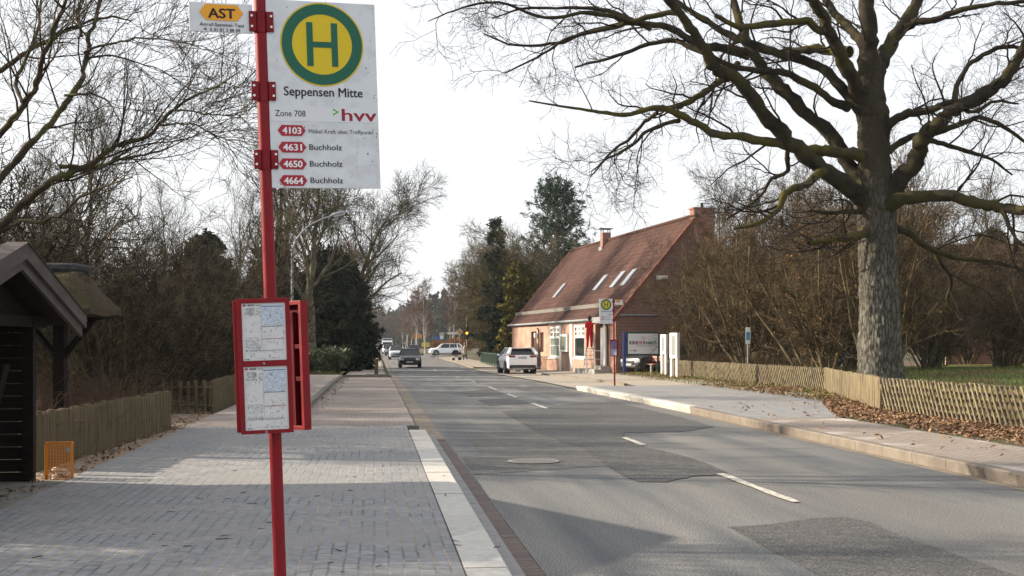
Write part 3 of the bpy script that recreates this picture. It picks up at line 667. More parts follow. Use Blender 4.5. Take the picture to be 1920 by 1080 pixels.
def far_stop():
    p = at(1152.5, 720, 51); root = thing('bus_stop_sign', 'small distant bus stop sign on a red pole across the road, by the pink house', 'bus stop sign', (p.x, p.y, .15), rot=(0, R(-1.0), R(10)))
    b = MB(); b.tube([(0,0,-.1),(0,0,3.14)], .032, 14); b.build('pole', red_paint, root, smooth=True)
    sign_panel(root, -.56, -.035, 2.22, 3.13, -.03, False, True)
    taxi_panel(root, .035, .335, 2.95, 3.09, -.03, False)
    for z in (2.98, 2.65, 2.3): clamp(root, z, z+.1, .06, .032)
    case = bpy.data.objects.new('timetable_case', None); COL.objects.link(case); case.parent = root; case.location = (-.03, -.08, 0)
    b = MB(); b.bb((-.15, 0, 1.02), (.13, .03, 1.64), .004); cf = b.build('case_front', red_paint, case)
    b = MB(); b.bb((-.125, -.003, 1.33), (.1, 0, 1.58)); t = b.build('timetable', pmat('violet notice', (.10,.09,.22), (.20,.17,.32), scale=25, rough=.4), cf)
    lettering(t, 'hvv', -.10, 1.52, .14, .03, tag_red, -.005, bold=.01)
    b = MB(); b.bb((-.125, -.003, 1.05), (.1, 0, 1.30)); t = b.build('timetable', pmat('blue notice', (.22,.27,.48), (.34,.38,.56), scale=25, rough=.4), cf)
    b = MB(); b.bb((0, -.005, 1.06), (.085, -.003, 1.20)); b.build('white_slip', white_paint, t)
    b = MB(); b.bb((.14, .0, 1.02), (.17, .16, 1.66), .004); b.build('side_case', red_paint, case)
    # white guidance slab at its foot
far_stop()

# ------------------------------------------------------------------ shelter and thatched stand
def shelter():
    GXF = -3.30; YP, YE, ZP, ZE = 11.95, 14.3, 2.52, 1.90
    root = thing('bus_shelter', 'dark wooden bus shelter with a gabled roof at the left edge', 'shelter', (-4.4, YP, .1))
    def T(b): b.v = [(x+4.4, y-YP, z-.1) for x, y, z in b.v]; return b
    YN = 2*YP-YE
    # roof: two slopes, ridge across the pavement
    for name, ye in (('roof', YE), ('roof', YN)):
        b = MB(); d = (ye-YP); n = 1 if d > 0 else -1
        P = [(YP, ZP), (ye, ZE), (ye, ZE-.07), (YP, ZP-.075)]
        b.prism(P, GXF-.03, -5.7, 'x'); T(b).build(name, wood_dark, root)
        b = MB()    # shingle cover
        b.prism([(YP, ZP+.035), (ye+n*.03, ZE+.03), (ye+n*.03, ZE+.004), (YP, ZP+.004)], GXF+.0, -5.75, 'x'); T(b).build('roof_cover', thatch, root)
        b = MB(); s = (ZE-ZP)/d
        b.prism([(YP, ZP+.05), (ye+n*.05, ZE+.04), (ye+n*.05, ZE-.10), (YP, ZP-.10)], GXF+.06, GXF+.02, 'x'); T(b).build('fascia_board', wood_fascia, root)
        b = MB(); b.prism([(YP, ZP-.085), (ye+n*.02, ZE-.085), (ye+n*.02, ZE-.20), (YP, ZP-.20)], GXF+.02, GXF-.02, 'x'); T(b).build('fascia_board', wood_fascia, root)
        b = MB(); b.prism([(YP, ZP+.058), (ye+n*.06, ZE+.048), (ye+n*.06, ZE+.042), (YP, ZP+.052)], GXF+.075, GXF-.12, 'x'); T(b).build('cap_board', wood_fascia, root)
    Y0, Y1, XF, XB = YN+.72, YE-.72, -3.68, -5.5
    def boards(b, along, a0, a1, fixed, z0, z1):
        z = z0
        while z < z1-.02:
            e = min(z+.135, z1)
            if along == 'x': b.box(((a0+a1)/2, fixed+random.uniform(-.003,.003), (z+e)/2), (abs(a1-a0), .022, e-z-.006))
            else: b.box((fixed+random.uniform(-.003,.003), (a0+a1)/2, (z+e)/2), (.022, abs(a1-a0), e-z-.006))
            z = e
    for nm, al, a0, a1, fx in (('side_wall','x',XF,XB,Y1),('side_wall','x',XF,XB,Y0),('back_wall','y',Y0,Y1,XB)):
        b = MB(); boards(b, al, a0, a1, fx, .12, 1.95); T(b).build(nm, wood_dark, root)
    for y in (Y0, Y1):
        b = MB(); b.box((XF+.02, y, 1.0), (.11, .11, 1.86)); T(b).build('corner_post', wood_dark, root)
    b = MB(); b.bb((XF-.03, YN+.2, 1.80), (XF+.07, YE-.2, 1.92)); T(b).build('front_beam', wood_dark, root)
    b = MB(); b.prism([(Y0, 1.92), (Y1, 1.92), (YP, ZP-.12)], XF, XF+.03, 'x'); T(b).build('gable_boarding', wood_dark, root)
    b = MB(); b.prism([(Y0, 1.92), (Y1, 1.92), (YP, ZP-.10)], XB, XB+.03, 'x'); T(b).build('gable_boarding', wood_dark, root)
    b = MB()
    b.bb((-5.4, Y0+.05, .50), (-5.02, Y1-.4, .55)); 
    for y in (Y0+.3, Y1-.7): b.bb((-5.4, y, .12), (-5.05, y+.07, .50))
    T(b).build('bench', wood_dark, root)
    b = MB(); b.box((-3.92, Y1-.5, .78), (.05, .20, 1.3), Matrix.Rotation(R(14), 3, 'Y')); T(b).build('leaning_board', wood_dark, root)
    b = MB(); b.bb((XB, Y0-.3, .09), (-3.3, Y1+.1, .155)); T(b).build('floor_slab', kerb_grey, root)
shelter()
def thatched_stand():
    p = at(113, 645, 134); root = thing('notice_stand', 'thatched wooden notice stand on one post behind the stake fence', 'notice stand', (p.x, p.y, .1), rz=R(-6))
    b = MB(); b.bb((-.075,-.075,-.1), (.075,.075,2.15)); b.build('post', wood_dark, root)
    for s in (-1, 1):
        b = MB(); b.tube([(s*.05,0,1.35),(s*.48,0,1.88)], .05, 6); b.build('brace', wood_dark, root)
    b = MB(); b.bb((-.6,-.06,1.86), (.6,.06,1.96)); b.build('beam', wood_dark, root)
    # hipped thatch: thick and round edged
    b = MB(); n = 24; rr = np.random.default_rng(8); lay = []
    for (hx, hy, z) in ((.66,.66,1.90),(.74,.74,1.92),(.75,.75,1.99),(.62,.56,2.16),(.48,.31,2.36),(.40,.10,2.52),(.38,.03,2.54)):
        ring = []
        for k in range(n):
            a = 2*math.pi*k/n; c, s = math.cos(a), math.sin(a); q = 1/max(abs(c), abs(s))**.75
            ring.append((hx*c*q*.95+rr.normal()*.012, hy*s*q*.95+rr.normal()*.012, z+rr.normal()*.01))
        lay.append(ring)
    V = [p for r in lay for p in r]; b.add(V, [(i*n+k, i*n+(k+1)%n, (i+1)*n+(k+1)%n, (i+1)*n+k) for i in range(len(lay)-1) for k in range(n)]+[tuple(range(n)), tuple(range((len(lay)-1)*n, len(lay)*n))])
    b.build('thatch_roof', thatch, root, smooth=True)
    b = MB(); b.tube([(-.42,0,2.54),(-.2,0,2.57),(.2,0,2.57),(.42,0,2.54)], [.07,.085,.085,.07], 8); b.build('ridge_roll', pmat('grey ridge thatch', (.04,.04,.042), (.075,.075,.075), scale=12, rough=.95, bump=.8), root, smooth=True)
thatched_stand()

# ------------------------------------------------------------------ fences
def stake_fence(name, label, a, b_, h, step, rad, mat, group=None, gap=0.0, z0=.1, every=2.2, rails=True, jit=.02):
    a = Vector(a); e = Vector(b_); L = (e-a).length; d = (e-a).normalized(); root = thing(name, label, 'fence', (a.x, a.y, z0), math.atan2(d.y, d.x), group)
    rr = np.random.default_rng(int(L*100)); mb = MB(); x = 0
    while x < L:
        r = rad*(.85+.3*rr.random()); hh = h*(1+rr.normal()*jit); le = rr.normal()*.006
        mb.tube([(x,rr.normal()*.006,-.08),(x+le,rr.normal()*.004,hh*.6),(x+le*2,0,hh-.012),(x+le*2,0,hh)], [r, r*.97, r*.95, r*.72], 7)
        x += step*(.93+.14*rr.random())+gap
    mb.build('stakes', mat, root, smooth=True)
    if rails:
        mb = MB()
        for z in (.22*h, .78*h): mb.tube([(0,.05,z),(L,.05,z)], .028, 6)
        mb.build('rail', mat, root, smooth=True)
    x = 0.12
    while x < L:
        m2 = MB(); m2.tube([(x,.11,-.1),(x,.11,h*.95)], .045, 8); m2.build('post', mat, root, smooth=True); x += every
    return root
stake_fence('stake_fence', 'close set weathered stake fence next to the bus shelter', (-3.95,14.85,0), (-3.56,22.0,0), .70, .085, .043, stake)
stake_fence('stake_fence', 'short gappy picket fence standing crosswise behind the sandy gap', (-5.2,27.7,0), (-3.55,27.5,0), .72, .15, .04, stake, gap=.04, every=1.5)
stake_fence('stake_fence', 'far run of brown stake fence partly hidden by the timetable case', (-3.55,27.6,0), (-3.62,47,0), .72, .10, .045, stake)
bp_ = thing('fence_post', 'bluish grey weathered post at the shelter end of the stake fence', 'post', (-3.96,14.45,.1))
b = MB(); b.tube([(0,0,-.1),(0,0,.70),(0,0,.73)], [.055,.053,.04], 10); b.build('post_shaft', pmat('bluish post', (.10,.125,.145), (.07,.085,.10), scale=6, rough=.8, stretch=(1,1,.3)), bp_, smooth=True)
def lattice_fence(label, a, e, h, z0, mat, step=.18, posts=2.4, lean=.46, seed=1):
    a = Vector(a); e = Vector(e); L = (e-a).length; d = (e-a).normalized(); root = thing('lattice_fence', label, 'fence', (a.x, a.y, z0), math.atan2(d.y, d.x))
    rr = np.random.default_rng(seed)
    for sgn, y in ((1, -.022), (-1, .022)):
        mb = MB(); x = -lean
        while x < L+lean:
            x0 = x; x1 = x-sgn*lean; q0, q1 = 0.0, 1.0
            hh = h*(1+rr.normal()*.012)
            if 0 <= (x0+x1)/2 <= L:
                xa, xb = x0+rr.normal()*.008, x1+rr.normal()*.008
                P = Vector((xa, y, .02)); Q = Vector((xb, y, hh)); r = .027*(.9+.2*rr.random())
                mb.tube([P, P.lerp(Q, .5), P.lerp(Q, .985), Q], [r, r, r*.95, r*.7], 6)
            x += step*(.95+.1*rr.random())
        mb.build('lath_layer', mat, root, smooth=True)
    x = .05
    while x < L:
        m2 = MB(); m2.tube([(x,.085,-.15),(x,.085,h*.93)], .05, 8); m2.build('post', mat, root, smooth=True); x += posts
    for z in (.2*h, .76*h):
        m2 = MB(); m2.tube([(0,.058,z),(L,.058,z)], .022, 6); m2.build('rail', mat, root, smooth=True)
    return root
lattice_fence('near crossed lath fence along the leaf litter, right of the oak', (11.05,25.7,0), (11.0,9.0,0), .73, .15, stake_pale, seed=4)
stake_fence('picket_fence', 'slanting close picket fence panel left of the oak trunk', (13.62,36,0), (11.0,25.75,0), .74, .088, .042, stake_pale, z0=.15)
lattice_fence('far crossed lath fence running from the pickets to the white notice cases', (13.68,56,0), (13.65,36.1,0), .74, .15, stake_pale, seed=7)
# ------------------------------------------------------------------ wire basket with rubbish
def basket():
    root = thing('wire_basket', 'orange wire litter basket with paper in it beside the shelter', 'litter basket', (-3.42, 13.86, .12), R(8))
    b = MB(); W, D, Hh, r = .135, .10, .42, .0037
    xs_ = np.linspace(-W, W, 10); yy = np.linspace(-D, D, 7)
    for x in xs_:
        for y in (-D, D): b.tube([(x,y,0),(x,y,Hh)], r*.75, 5)
    for y in yy[1:-1]:
        for x in (-W, W): b.tube([(x,y,0),(x,y,Hh)], r*.75, 5)
    for z in np.linspace(.0, Hh, 15):
        rr_ = r*.75 if 0.01 < z < Hh-.01 else r*1.9
        b.tube([(-W,-D,z),(W,-D,z),(W,D,z),(-W,D,z),(-W,-D,z)], rr_, 5)
    for x in (-W, W):
        for y in (-D, D): b.tube([(x,y,0),(x,y,Hh)], r*1.7, 5)
    b.build('wire_cage', orange_wire, root)
    b = MB(); b.bb((W-.055, -D-.008, Hh-.095), (W-.012, -D-.004, Hh-.05)); b.build('label_plate', zinc, root)
    rr = np.random.default_rng(2)
    for k in range(6):
        t = thing('paper_litter', 'crumpled pale paper lying in the orange wire basket', 'litter', (-3.42+rr.uniform(-.08,.08), 13.86+rr.uniform(-.05,.05), .12+.035+.018*k), rr.random()*6, group='crumpled papers in the basket')
        bm = bmesh.new(); bmesh.ops.create_icosphere(bm, subdivisions=2, radius=.05)
        for v in bm.verts: v.co *= .75+.5*rr.random(); v.co.z *= .6
        me = bpy.data.meshes.new('paper_ball'); bm.to_mesh(me); bm.free(); me.materials.append(litter_white); o = bpy.data.objects.new('paper_ball', me); COL.objects.link(o); o.parent = t
basket()
# ------------------------------------------------------------------ twigs on the near pavement
def pavement_twigs():
    rr = np.random.default_rng(21); protos = []
    for k in range(38):
        x = rr.uniform(-2.6, .85); y = 7.4+abs(rr.normal())*5.0 if k > 6 else rr.uniform(7.4, 9.5)
        if y > 21: continue
        if k < 6:
            n = 5; l = .05+rr.random()*.07; P = [(0,0,0)]; a = 0
            for i in range(n-1): a += rr.normal()*.35; q = P[-1]; P.append((q[0]+l/n*math.cos(a), q[1]+l/n*math.sin(a), abs(rr.normal())*.004))
            b = MB(); b.tube(P, [.0025,.003,.0027,.0022,.0015], 5); o = b.build('twig', twig_dark, None); protos.append(o)
        else:
            o = protos[k % 6].copy(); COL.objects.link(o)
        o.location = (x, y, .158 if x < .57 else .163); o.rotation_euler = (0, 0, rr.normal()*.5+(0 if rr.random() < .8 else 1.5)); s = .7+rr.random()*.8; o.scale = (s, s, s)
        tag(o, 'small dark twig lying on the grey pavers', 'twig', 'twigs scattered on the near pavement')
pavement_twigs()
# ------------------------------------------------------------------ the house
def house():
    LX, DP, ZE, ZR = 25.14, 8.8, 3.1, 8.35
    root = thing('brick_house', 'long pink and brick house with a steep red tiled roof beyond the road', 'house', (9.86, 87.9, 0), math.atan2(-.99447, .10502))
    def wall(name, quads, mat):
        b = MB()
        for q in quads: b.add(q, [tuple(range(len(q)))])
        return b.build(name, mat, root)
    # street wall with real openings: columns between x cuts
    OP = [(6.0,7.5,.05,2.45),(8.62,9.5,1.1,2.38),(10.99,13.45,.78,2.72),(16.78,19.15,.80,2.72),(21.35,22.9,.45,2.72)]
    b = MB(); x = 0; TH = .28
    for (a, c, z0, z1) in OP:
        b.bb((x,0,-.6),(a,TH,ZE)); b.bb((a,0,z1),(c,TH,ZE)); b.bb((a,0,-.6),(c,TH,z0)); x = c
    b.bb((x,0,-.6),(LX-.26,TH,ZE)); fw = b.build('street_wall', render_pink, root)
    wall('gable_wall', [[(LX,0,-.6),(LX,DP,-.6),(LX,DP,ZE),(LX,DP/2,ZR-.05),(LX,0,ZE)]], brick_red)
    b = MB(); b.bb((LX-.26,-.004,-.6),(LX-.002,TH,ZE)); b.build('corner_brickwork', brick_chim, root)
    wall('gable_wall', [[(0,0.002,-.6),(0,DP,-.6),(0,DP,ZE),(0,DP/2,ZR-.05),(0,0.002,ZE)]], brick_red)
    wall('rear_wall', [[(0,DP,-.6),(LX,DP,-.6),(LX,DP,ZE),(0,DP,ZE)]], brick_red)
    b = MB(); b.bb((.3,.9,-.3),(LX-.3,.95,ZE)); b.build('inner_partition', pmat('interior', (.10,.09,.08), rough=.9), root)
    # roof slopes (with thickness), verge, ridge
    sl = (ZR-ZE)/(DP/2); ov = .14
    for nm, s in (('roof', 1), ('roof', -1)):
        b = MB(); n = 24; rr = np.random.default_rng(4)
        y0, z0 = -ov, ZE-ov*sl; V = []; nx = 44
        for i in range(nx+1):
            for j in range(n+1):
                t = j/n; y = y0+(DP/2-y0)*t; z = z0+(ZR-z0)*t+.03*math.sin(i*.55)*math.sin(j*.4+i*.2)*.6+rr.normal()*.006+.06
                V.append((-.25+(LX+.4)*i/nx, y if s > 0 else DP-y, z))
        b.add(V, [(i*(n+1)+j, (i+1)*(n+1)+j, (i+1)*(n+1)+j+1, i*(n+1)+j+1) for i in range(nx) for j in range(n)])
        o = b.build(nm, roof_tile, root, smooth=True)
        b = MB(); a = [(-ov, ZE-ov*sl+.07), (DP/2, ZR+.09), (DP/2, ZR-.14), (-ov, ZE-ov*sl-.10)]
        if s < 0: a = [(DP-y, z) for y, z in a]
        vm = MATS.get('verge tile') or pmat('verge tile', (.20,.075,.05), (.14,.05,.036), scale=3, rough=.8)
        b.prism(a, LX+.15, LX+.02, 'x'); b.build('verge', vm, root); b = MB(); b.prism(a, -.26, -.05, 'x'); b.build('verge', vm, root)
    b = MB()
    x = -.25
    while x < LX+.1: b.tube([(x,DP/2,ZR+.05),(x+.36,DP/2,ZR+.065)], [.13,.12], 10); x += .36
    b.build('ridge_tiles', roof_tile, root, smooth=True)
    # eaves: snow guard strip, lower gutter, soffit
    yg = .42; zg = ZE+yg*sl+.1
    b = MB(); b.box((LX/2-.1, yg-.06, zg+.07), (LX+.5, .05, .22), Matrix.Rotation(R(14), 3, 'X')); b.build('snow_guard', grey_board, root)
    b = MB(); b.tube([(-.35,-ov-.07,ZE-ov*sl+.02),(LX+.2,-ov-.07,ZE-ov*sl+.02)], .075, 10); b.build('gutter', zinc, root, smooth=True)
    b = MB(); b.bb((-.2,-ov+.02,ZE-.24),(LX+.1,-.004,ZE-.20)); b.build('soffit', wood_dark, root)
    b = MB(); b.bb((-.2,-.03,ZE-.30),(LX-.3,-.004,ZE-.245)); b.build('cornice', render_pink, root)
    for x in (8.53, 23.95):
        b = MB(); b.tube([(x,-ov-.05,ZE-.42),(x,-.09,ZE-.62),(x,-.07,0)], .05, 8); b.build('downpipe', black_metal, root, smooth=True)
    # chimneys
    b = MB(); b.bb((8.98,3.95,ZR-.6),(9.55,4.5,ZR+.55)); ch = b.build('chimney', brick_chim, root)
    b = MB(); b.bb((8.85,3.82,ZR+.78),(9.7,4.62,ZR+.82)); 
    for px, py in ((9.02,3.99),(9.5,3.99),(9.02,4.46),(9.5,4.46)): b.bb((px-.02,py-.02,ZR+.55),(px+.02,py+.02,ZR+.78))
    b.build('chimney_cap', black_metal, ch); b = MB(); b.bb((8.92,3.86,ZR-.62),(9.6,3.95,ZR-.38)); b.build('flashing', zinc, ch)
    b = MB(); b.bb((LX-.6,4.3,ZR-.9),(LX+.06,5.45,ZR+.42)); b.bb((LX-.66,4.24,ZR+.42),(LX+.12,5.51,ZR+.50)); ch = b.build('chimney', brick_chim, root)
    b = MB(); b.tube([(LX-.3,4.85,ZR+.5),(LX-.3,4.85,ZR+.78)], [.10,.08], 8); b.build('chimney_pot', black_metal, ch, smooth=True)
    # roof windows
    an = math.atan2(sl, 1); Rx = Matrix.Rotation(an, 3, 'X')
    for x, y0 in ((7.33,1.22),(16.68,1.28),(20.03,1.30),(22.03,1.31)):
        c = Vector((x, y0+.40, ZE+(y0+.40)*sl+.13)); b = MB(); b.box(c, (.78, 1.18, .09), Rx); rw = b.build('roof_window', zinc, root)
        b = MB(); b.box(c+Rx @ Vector((0,0,.048)), (.64, 1.0, .02), Rx); b.build('pane', pmat('sky glass', (.34,.36,.39), rough=.12, metallic=.5), rw)
    # windows
    def shop_window(x0, x1, z0, z1, gmat):
        b = MB(); f = .13; yz = (.03, .13)
        b.bb((x0,yz[0],z0),(x0+f,yz[1],z1)); b.bb((x1-f,yz[0],z0),(x1,yz[1],z1)); b.bb((x0+f,yz[0],z1-.12),(x1-f,yz[1],z1)); b.bb((x0+f,yz[0],z0),(x1-f,yz[1],z0+.12))
        zt = z1-.68; b.bb((x0+f,yz[0]-.01,zt-.07),(x1-f,yz[1],zt+.07))
        W = x1-x0-2*f
        for k in (1, 2): xx = x0+f+W*k/3; b.bb((xx-.10,yz[0]+.005,zt+.07),(xx+.10,yz[1],z1-.12))
        for k in range(3):
            xm = x0+f+W*(k+.5)/3; b.bb((xm-.03,yz[0]+.012,zt+.07),(xm+.03,yz[1]-.01,z1-.12))
            for zz in ((zt+z1-.05)/2,): b.bb((x0+f+W*k/3+.1,yz[0]+.016,zz-.035),(x0+f+W*(k+1)/3-.1,yz[1]-.012,zz+.035))
        if gmat is glass_green: b.bb((x0+f,yz[0]+.02,z0+.72),(x1-f,yz[1]-.01,z0+.75))
        w_ = b.build('shop_window', white_paint, root)
        b = MB(); b.bb((x0+f-.01,.09,z0+.1),(x1-f+.01,.10,zt)); b.build('pane', gmat, w_); b = MB(); b.bb((x0+f-.01,.09,zt),(x1-f+.01,.10,z1-.1)); b.build('pane', glass_dark, w_)
        b = MB(); b.bb((x0-.05,-.06,z0-.06),(x1+.05,.1,z0-.003)); b.build('sill', white_paint, w_); return w_
    shop_window(10.99,13.45,.78,2.72,glass_green); shop_window(16.78,19.15,.80,2.72,glass_dark)
    for x0, x1 in ((13.56,14.03),(16.05,16.52)): b = MB(); b.bb((x0,-.035,.0),(x1,-.003,2.80)); b.build('pilaster', white_paint, root)
    b = MB(); b.bb((10.8,-.05,2.80),(20.0,-.003,2.90)); b.build('lintel_strip', white_paint, root)
    b = MB(); b.bb((14.1,-.14,1.15),(15.75,-.003,2.2)); nb = b.build('notice_case', white_paint, root); b = MB(); b.bb((14.22,-.146,1.27),(15.63,-.14,2.08)); b.build('pane', glass_green, nb)
    b = MB(); b.bb((6.0,.16,.05),(7.5,.2,2.45)); d = b.build('door', dark_brown, root); b = MB(); b.tube([(6.2,.12,1.1),(6.32,.12,1.1)], .02, 8); b.build('handle', zinc, d)
    b = MB(); b.bb((8.62,.12,1.1),(9.5,.16,2.38)); b.build('shutter', dark_brown, root)
    b = MB(); b.bb((5.15,-.22,.95),(5.65,-.003,1.4)); b.build('meter_box', white_paint, root)
    b = MB(); b.bb((7.62,-.2,2.05),(7.85,-.003,2.35)); b.build('wall_lamp', white_paint, root)
    # entrance recess: brown reveal, white door, canopy
    b = MB(); b.bb((21.35,.285,.45),(22.45,.32,2.72)); b.build('inner_door', dark_brown, root); b = MB(); b.bb((22.34,-.01,.45),(22.85,.02,2.5)); b.build('white_door_leaf', white_paint, root)
    b = MB(); b.bb((23.05,-.06,.35),(23.42,-.004,2.75)); b.build('pilaster', white_paint, root)
    b = MB(); b.bb((22.35,-.48,2.76),(24.6,-.004,3.06)); b.build('entrance_canopy', white_paint, root)
    b = MB(); b.bb((20.6,-.95,-.2),(24.4,-.004,.28)); b.bb((22.3,-.55,.28),(24.2,-.004,.45)); b.build('entrance_steps', concrete, root)
    b = MB()
    for yy in (-.85,-.1): b.tube([(22.75,yy,.28),(22.75,yy,1.25)], .02, 8)
    b.tube([(22.75,-.85,1.25),(22.75,-.1,1.25)], .02, 8); b.tube([(22.75,-.85,.8),(22.75,-.1,.8)], .015, 8); b.build('handrail', white_paint, root, smooth=True)
    # iron area railing by the left door, gable pipe and floodlight
    b = MB()
    for k in range(11): x = 9.2+k*.24; b.tube([(x,-.35,-.05),(x,-.35,.85)], .014, 5)
    for z in (.1,.8): b.tube([(9.2,-.35,z),(11.6,-.35,z)], .016, 5)
    for x in (9.2,11.6): b.tube([(x,-.35,.8),(x,-.01,.8)], .016, 5)
    b.build('iron_railing', black_metal, root)
    b = MB(); b.tube([(LX+.05,.05,ZE+.03),(LX+.05,3.2,ZE+.03)], .04, 6); b.build('gable_gutter', zinc, root)
    b = MB(); b.bb((LX+.003,2.2,5.0),(LX+.25,2.45,5.2)); b.tube([(LX+.12,2.35,5.1),(LX+.22,2.75,5.12)], .10, 8); b.build('floodlight', white_paint, root)
house()
def far_house():
    root = thing('far_house', 'red brick house half hidden behind the brown thicket at the right edge', 'house', (46, 84, .4), R(-20))
    b = MB(); b.bb((-5,-4,-.5),(5,4,4.2)); b.prism([(-4,4.2),(4,4.2),(0,8.2)], -5, 5, 'x'); b.build('brick_wall', brick_chim, root)
    for s in (-1, 1): b = MB(); b.prism([(s*4.5,3.8),(0,8.5),(0,8.3),(s*4.5,3.6)], -5.4, 5.4, 'x'); b.build('roof', roof_tile, root)
    for x, z in ((-3.2,1.4),(0,1.4),(3.2,1.4)):
        b = MB(); b.bb((x-.6,-4.05,z),(x+.6,-4.0,z+1.4)); wd = b.build('window', white_paint, root); b = MB(); b.bb((x-.5,-4.06,z+.1),(x+.5,-4.045,z+1.3)); b.build('pane', glass_dark, wd)
far_house()
# ------------------------------------------------------------------ kinderhaus board, white cases, bench, small sign
def kinderhaus():
    root = thing('house_board', 'green framed KINDERHAUS board on a blue post beside the house', 'sign board', (12.42, 60.3, .1), R(-4))
    b = MB(); b.bb((-.07,-.07,-.2),(.07,.07,2.12)); b.build('post', blue_paint, root)
    b = MB(); b.bb((1.64,.0,-.2),(1.74,.1,1.0)); b.build('post', dgreen_paint, root)
    b = MB(); b.bb((.09,-.05,.95),(1.76,.03,2.12),.01); b.build('frame', dgreen_paint, root)
    b = MB(); b.bb((.17,-.062,1.03),(1.68,-.051,2.04)); f = b.build('sign_face', board_grey, root)
    X0, Wl = .24, 1.36; zb = 1.50; y = -.064; parts = [('KIN', 0, .27, kd_navy), ('D', .285, .105, kd_red), ('E', .405, .075, kd_red), ('R', .50, .095, kd_red), ('HAUS', .605, .395, kd_green)]
    for s, u, wd, m in parts: lettering(f, s, X0+u*Wl, zb, wd*Wl, .175, m, y, bold=.028)
    b = MB(); rr = np.random.default_rng(6); x = X0+.36
    while x < X0+Wl-.02: l = .02+rr.random()*.05; b.bb((x,y-.001,1.405),(x+l,y,1.432)); x += l+.018
    b.build('small_print', kd_navy, f)
    b = MB(); b.bb((X0,y-.001,1.188),(X0+.30,y,1.206)); b.add([(X0+.24,y-.001,1.255),(X0+.37,y-.001,1.197),(X0+.24,y-.001,1.14),(X0+.28,y-.001,1.197)], [(0,1,3),(1,2,3)]); b.build('arrow', ink, f)
    b = MB()     # child's line drawing above the name
    for cx, s in ((.9,1.0),(1.02,.8),(1.24,.6)):
        pts = [(cx+.06*s*math.cos(a), y-.002, 1.86+.05*s*math.sin(a)-.12*(1-s)) for a in np.linspace(0, 6.2, 12)]; b.tube(pts, .006, 4)
        b.tube([(cx,y-.002,1.81-.12*(1-s)),(cx-.02,y-.002,1.70)], .006, 4); b.tube([(cx-.07*s,y-.002,1.76),(cx+.08*s,y-.002,1.79-.1*(1-s))], .006, 4)
    b.build('line_drawing', pmat('pink line', (.42,.28,.30), rough=.6), f)
kinderhaus()
def white_case(label, x, y, wd, h, ca, rz, paper_on):
    root = thing('notice_case', label, 'notice case', (x, y, .15), rz)
    for s in (-1, 1): b = MB(); b.bb((s*wd/2-.05,-.06,-.2),(s*wd/2+.05,.06,h)); b.build('post', white_paint, root)
    b = MB(); b.bb((-wd/2-.06,-.08,ca),(wd/2+.06,.09,h+.03),.012); c = b.build('case_body', white_paint, root)
    b = MB(); b.bb((-wd/2+.06,-.085,ca+.12),(wd/2-.06,-.079,h-.1)); p = b.build('pane', pmat('case glass', (.26,.28,.27), rough=.2), c)
    if paper_on:
        b = MB(); rr = np.random.default_rng(3)
        for k in range(9): z = ca+.2+k*.1; b.bb((-wd/2+.12,-.089,z),(-wd/2+.12+rr.random()*(wd-.3),-.085,z+.05))
        b.build('poster_print', ink, p)
white_case('narrower white notice case with printed posters, nearer the bench', 13.42, 56.0, .28, 1.88, 1.0, R(-62), True)
white_case('wider white notice case with an empty face at the end of the lath fence', 12.92, 52.0, .36, 1.92, .85, R(-62), False)
def bench():
    root = thing('park_bench', 'salmon slatted bench between the board and the white cases', 'bench', (14.05, 62.0, .15), R(-62))
    for k in range(3): b = MB(); b.bb((-.8,-.42+k*.14,.42),(.8,-.30+k*.14,.46),.008); b.build('seat_slat', salmon_wood, root)
    for k in range(2): b = MB(); b.box((0,.06+k*.03,.64+k*.15),(1.6,.035,.12),Matrix.Rotation(R(-12),3,'X')); b.build('back_slat', salmon_wood, root)
    for x in (-.6,.6):
        b = MB(); b.prism([(-.40,0),(-.28,0),(-.26,.30),(.0,.30),(.02,0),(.14,0),(.12,.5),(.2,.9),(.12,.9),(.03,.42),(-.40,.42)], x-.05, x+.05, 'x'); b.build('support', concrete, root)
bench()
ps = thing('path_sign', 'small blue and white sign on a thin grey post behind the lath fence', 'sign', (14.0, 45.0, .15), R(-10))
b = MB(); b.tube([(0,0,-.2),(0,0,2.1)], .03, 8); b.build('post', zinc, ps); b = MB(); b.bb((-.085,-.045,1.48),(.085,-.03,2.10),.004); q = b.build('panel', white_paint, ps)
b = MB(); b.bb((-.07,-.048,1.62),(.07,-.045,1.92)); b.build('blue_field', pmat('sign blue', (.05,.25,.48), rough=.4), q)
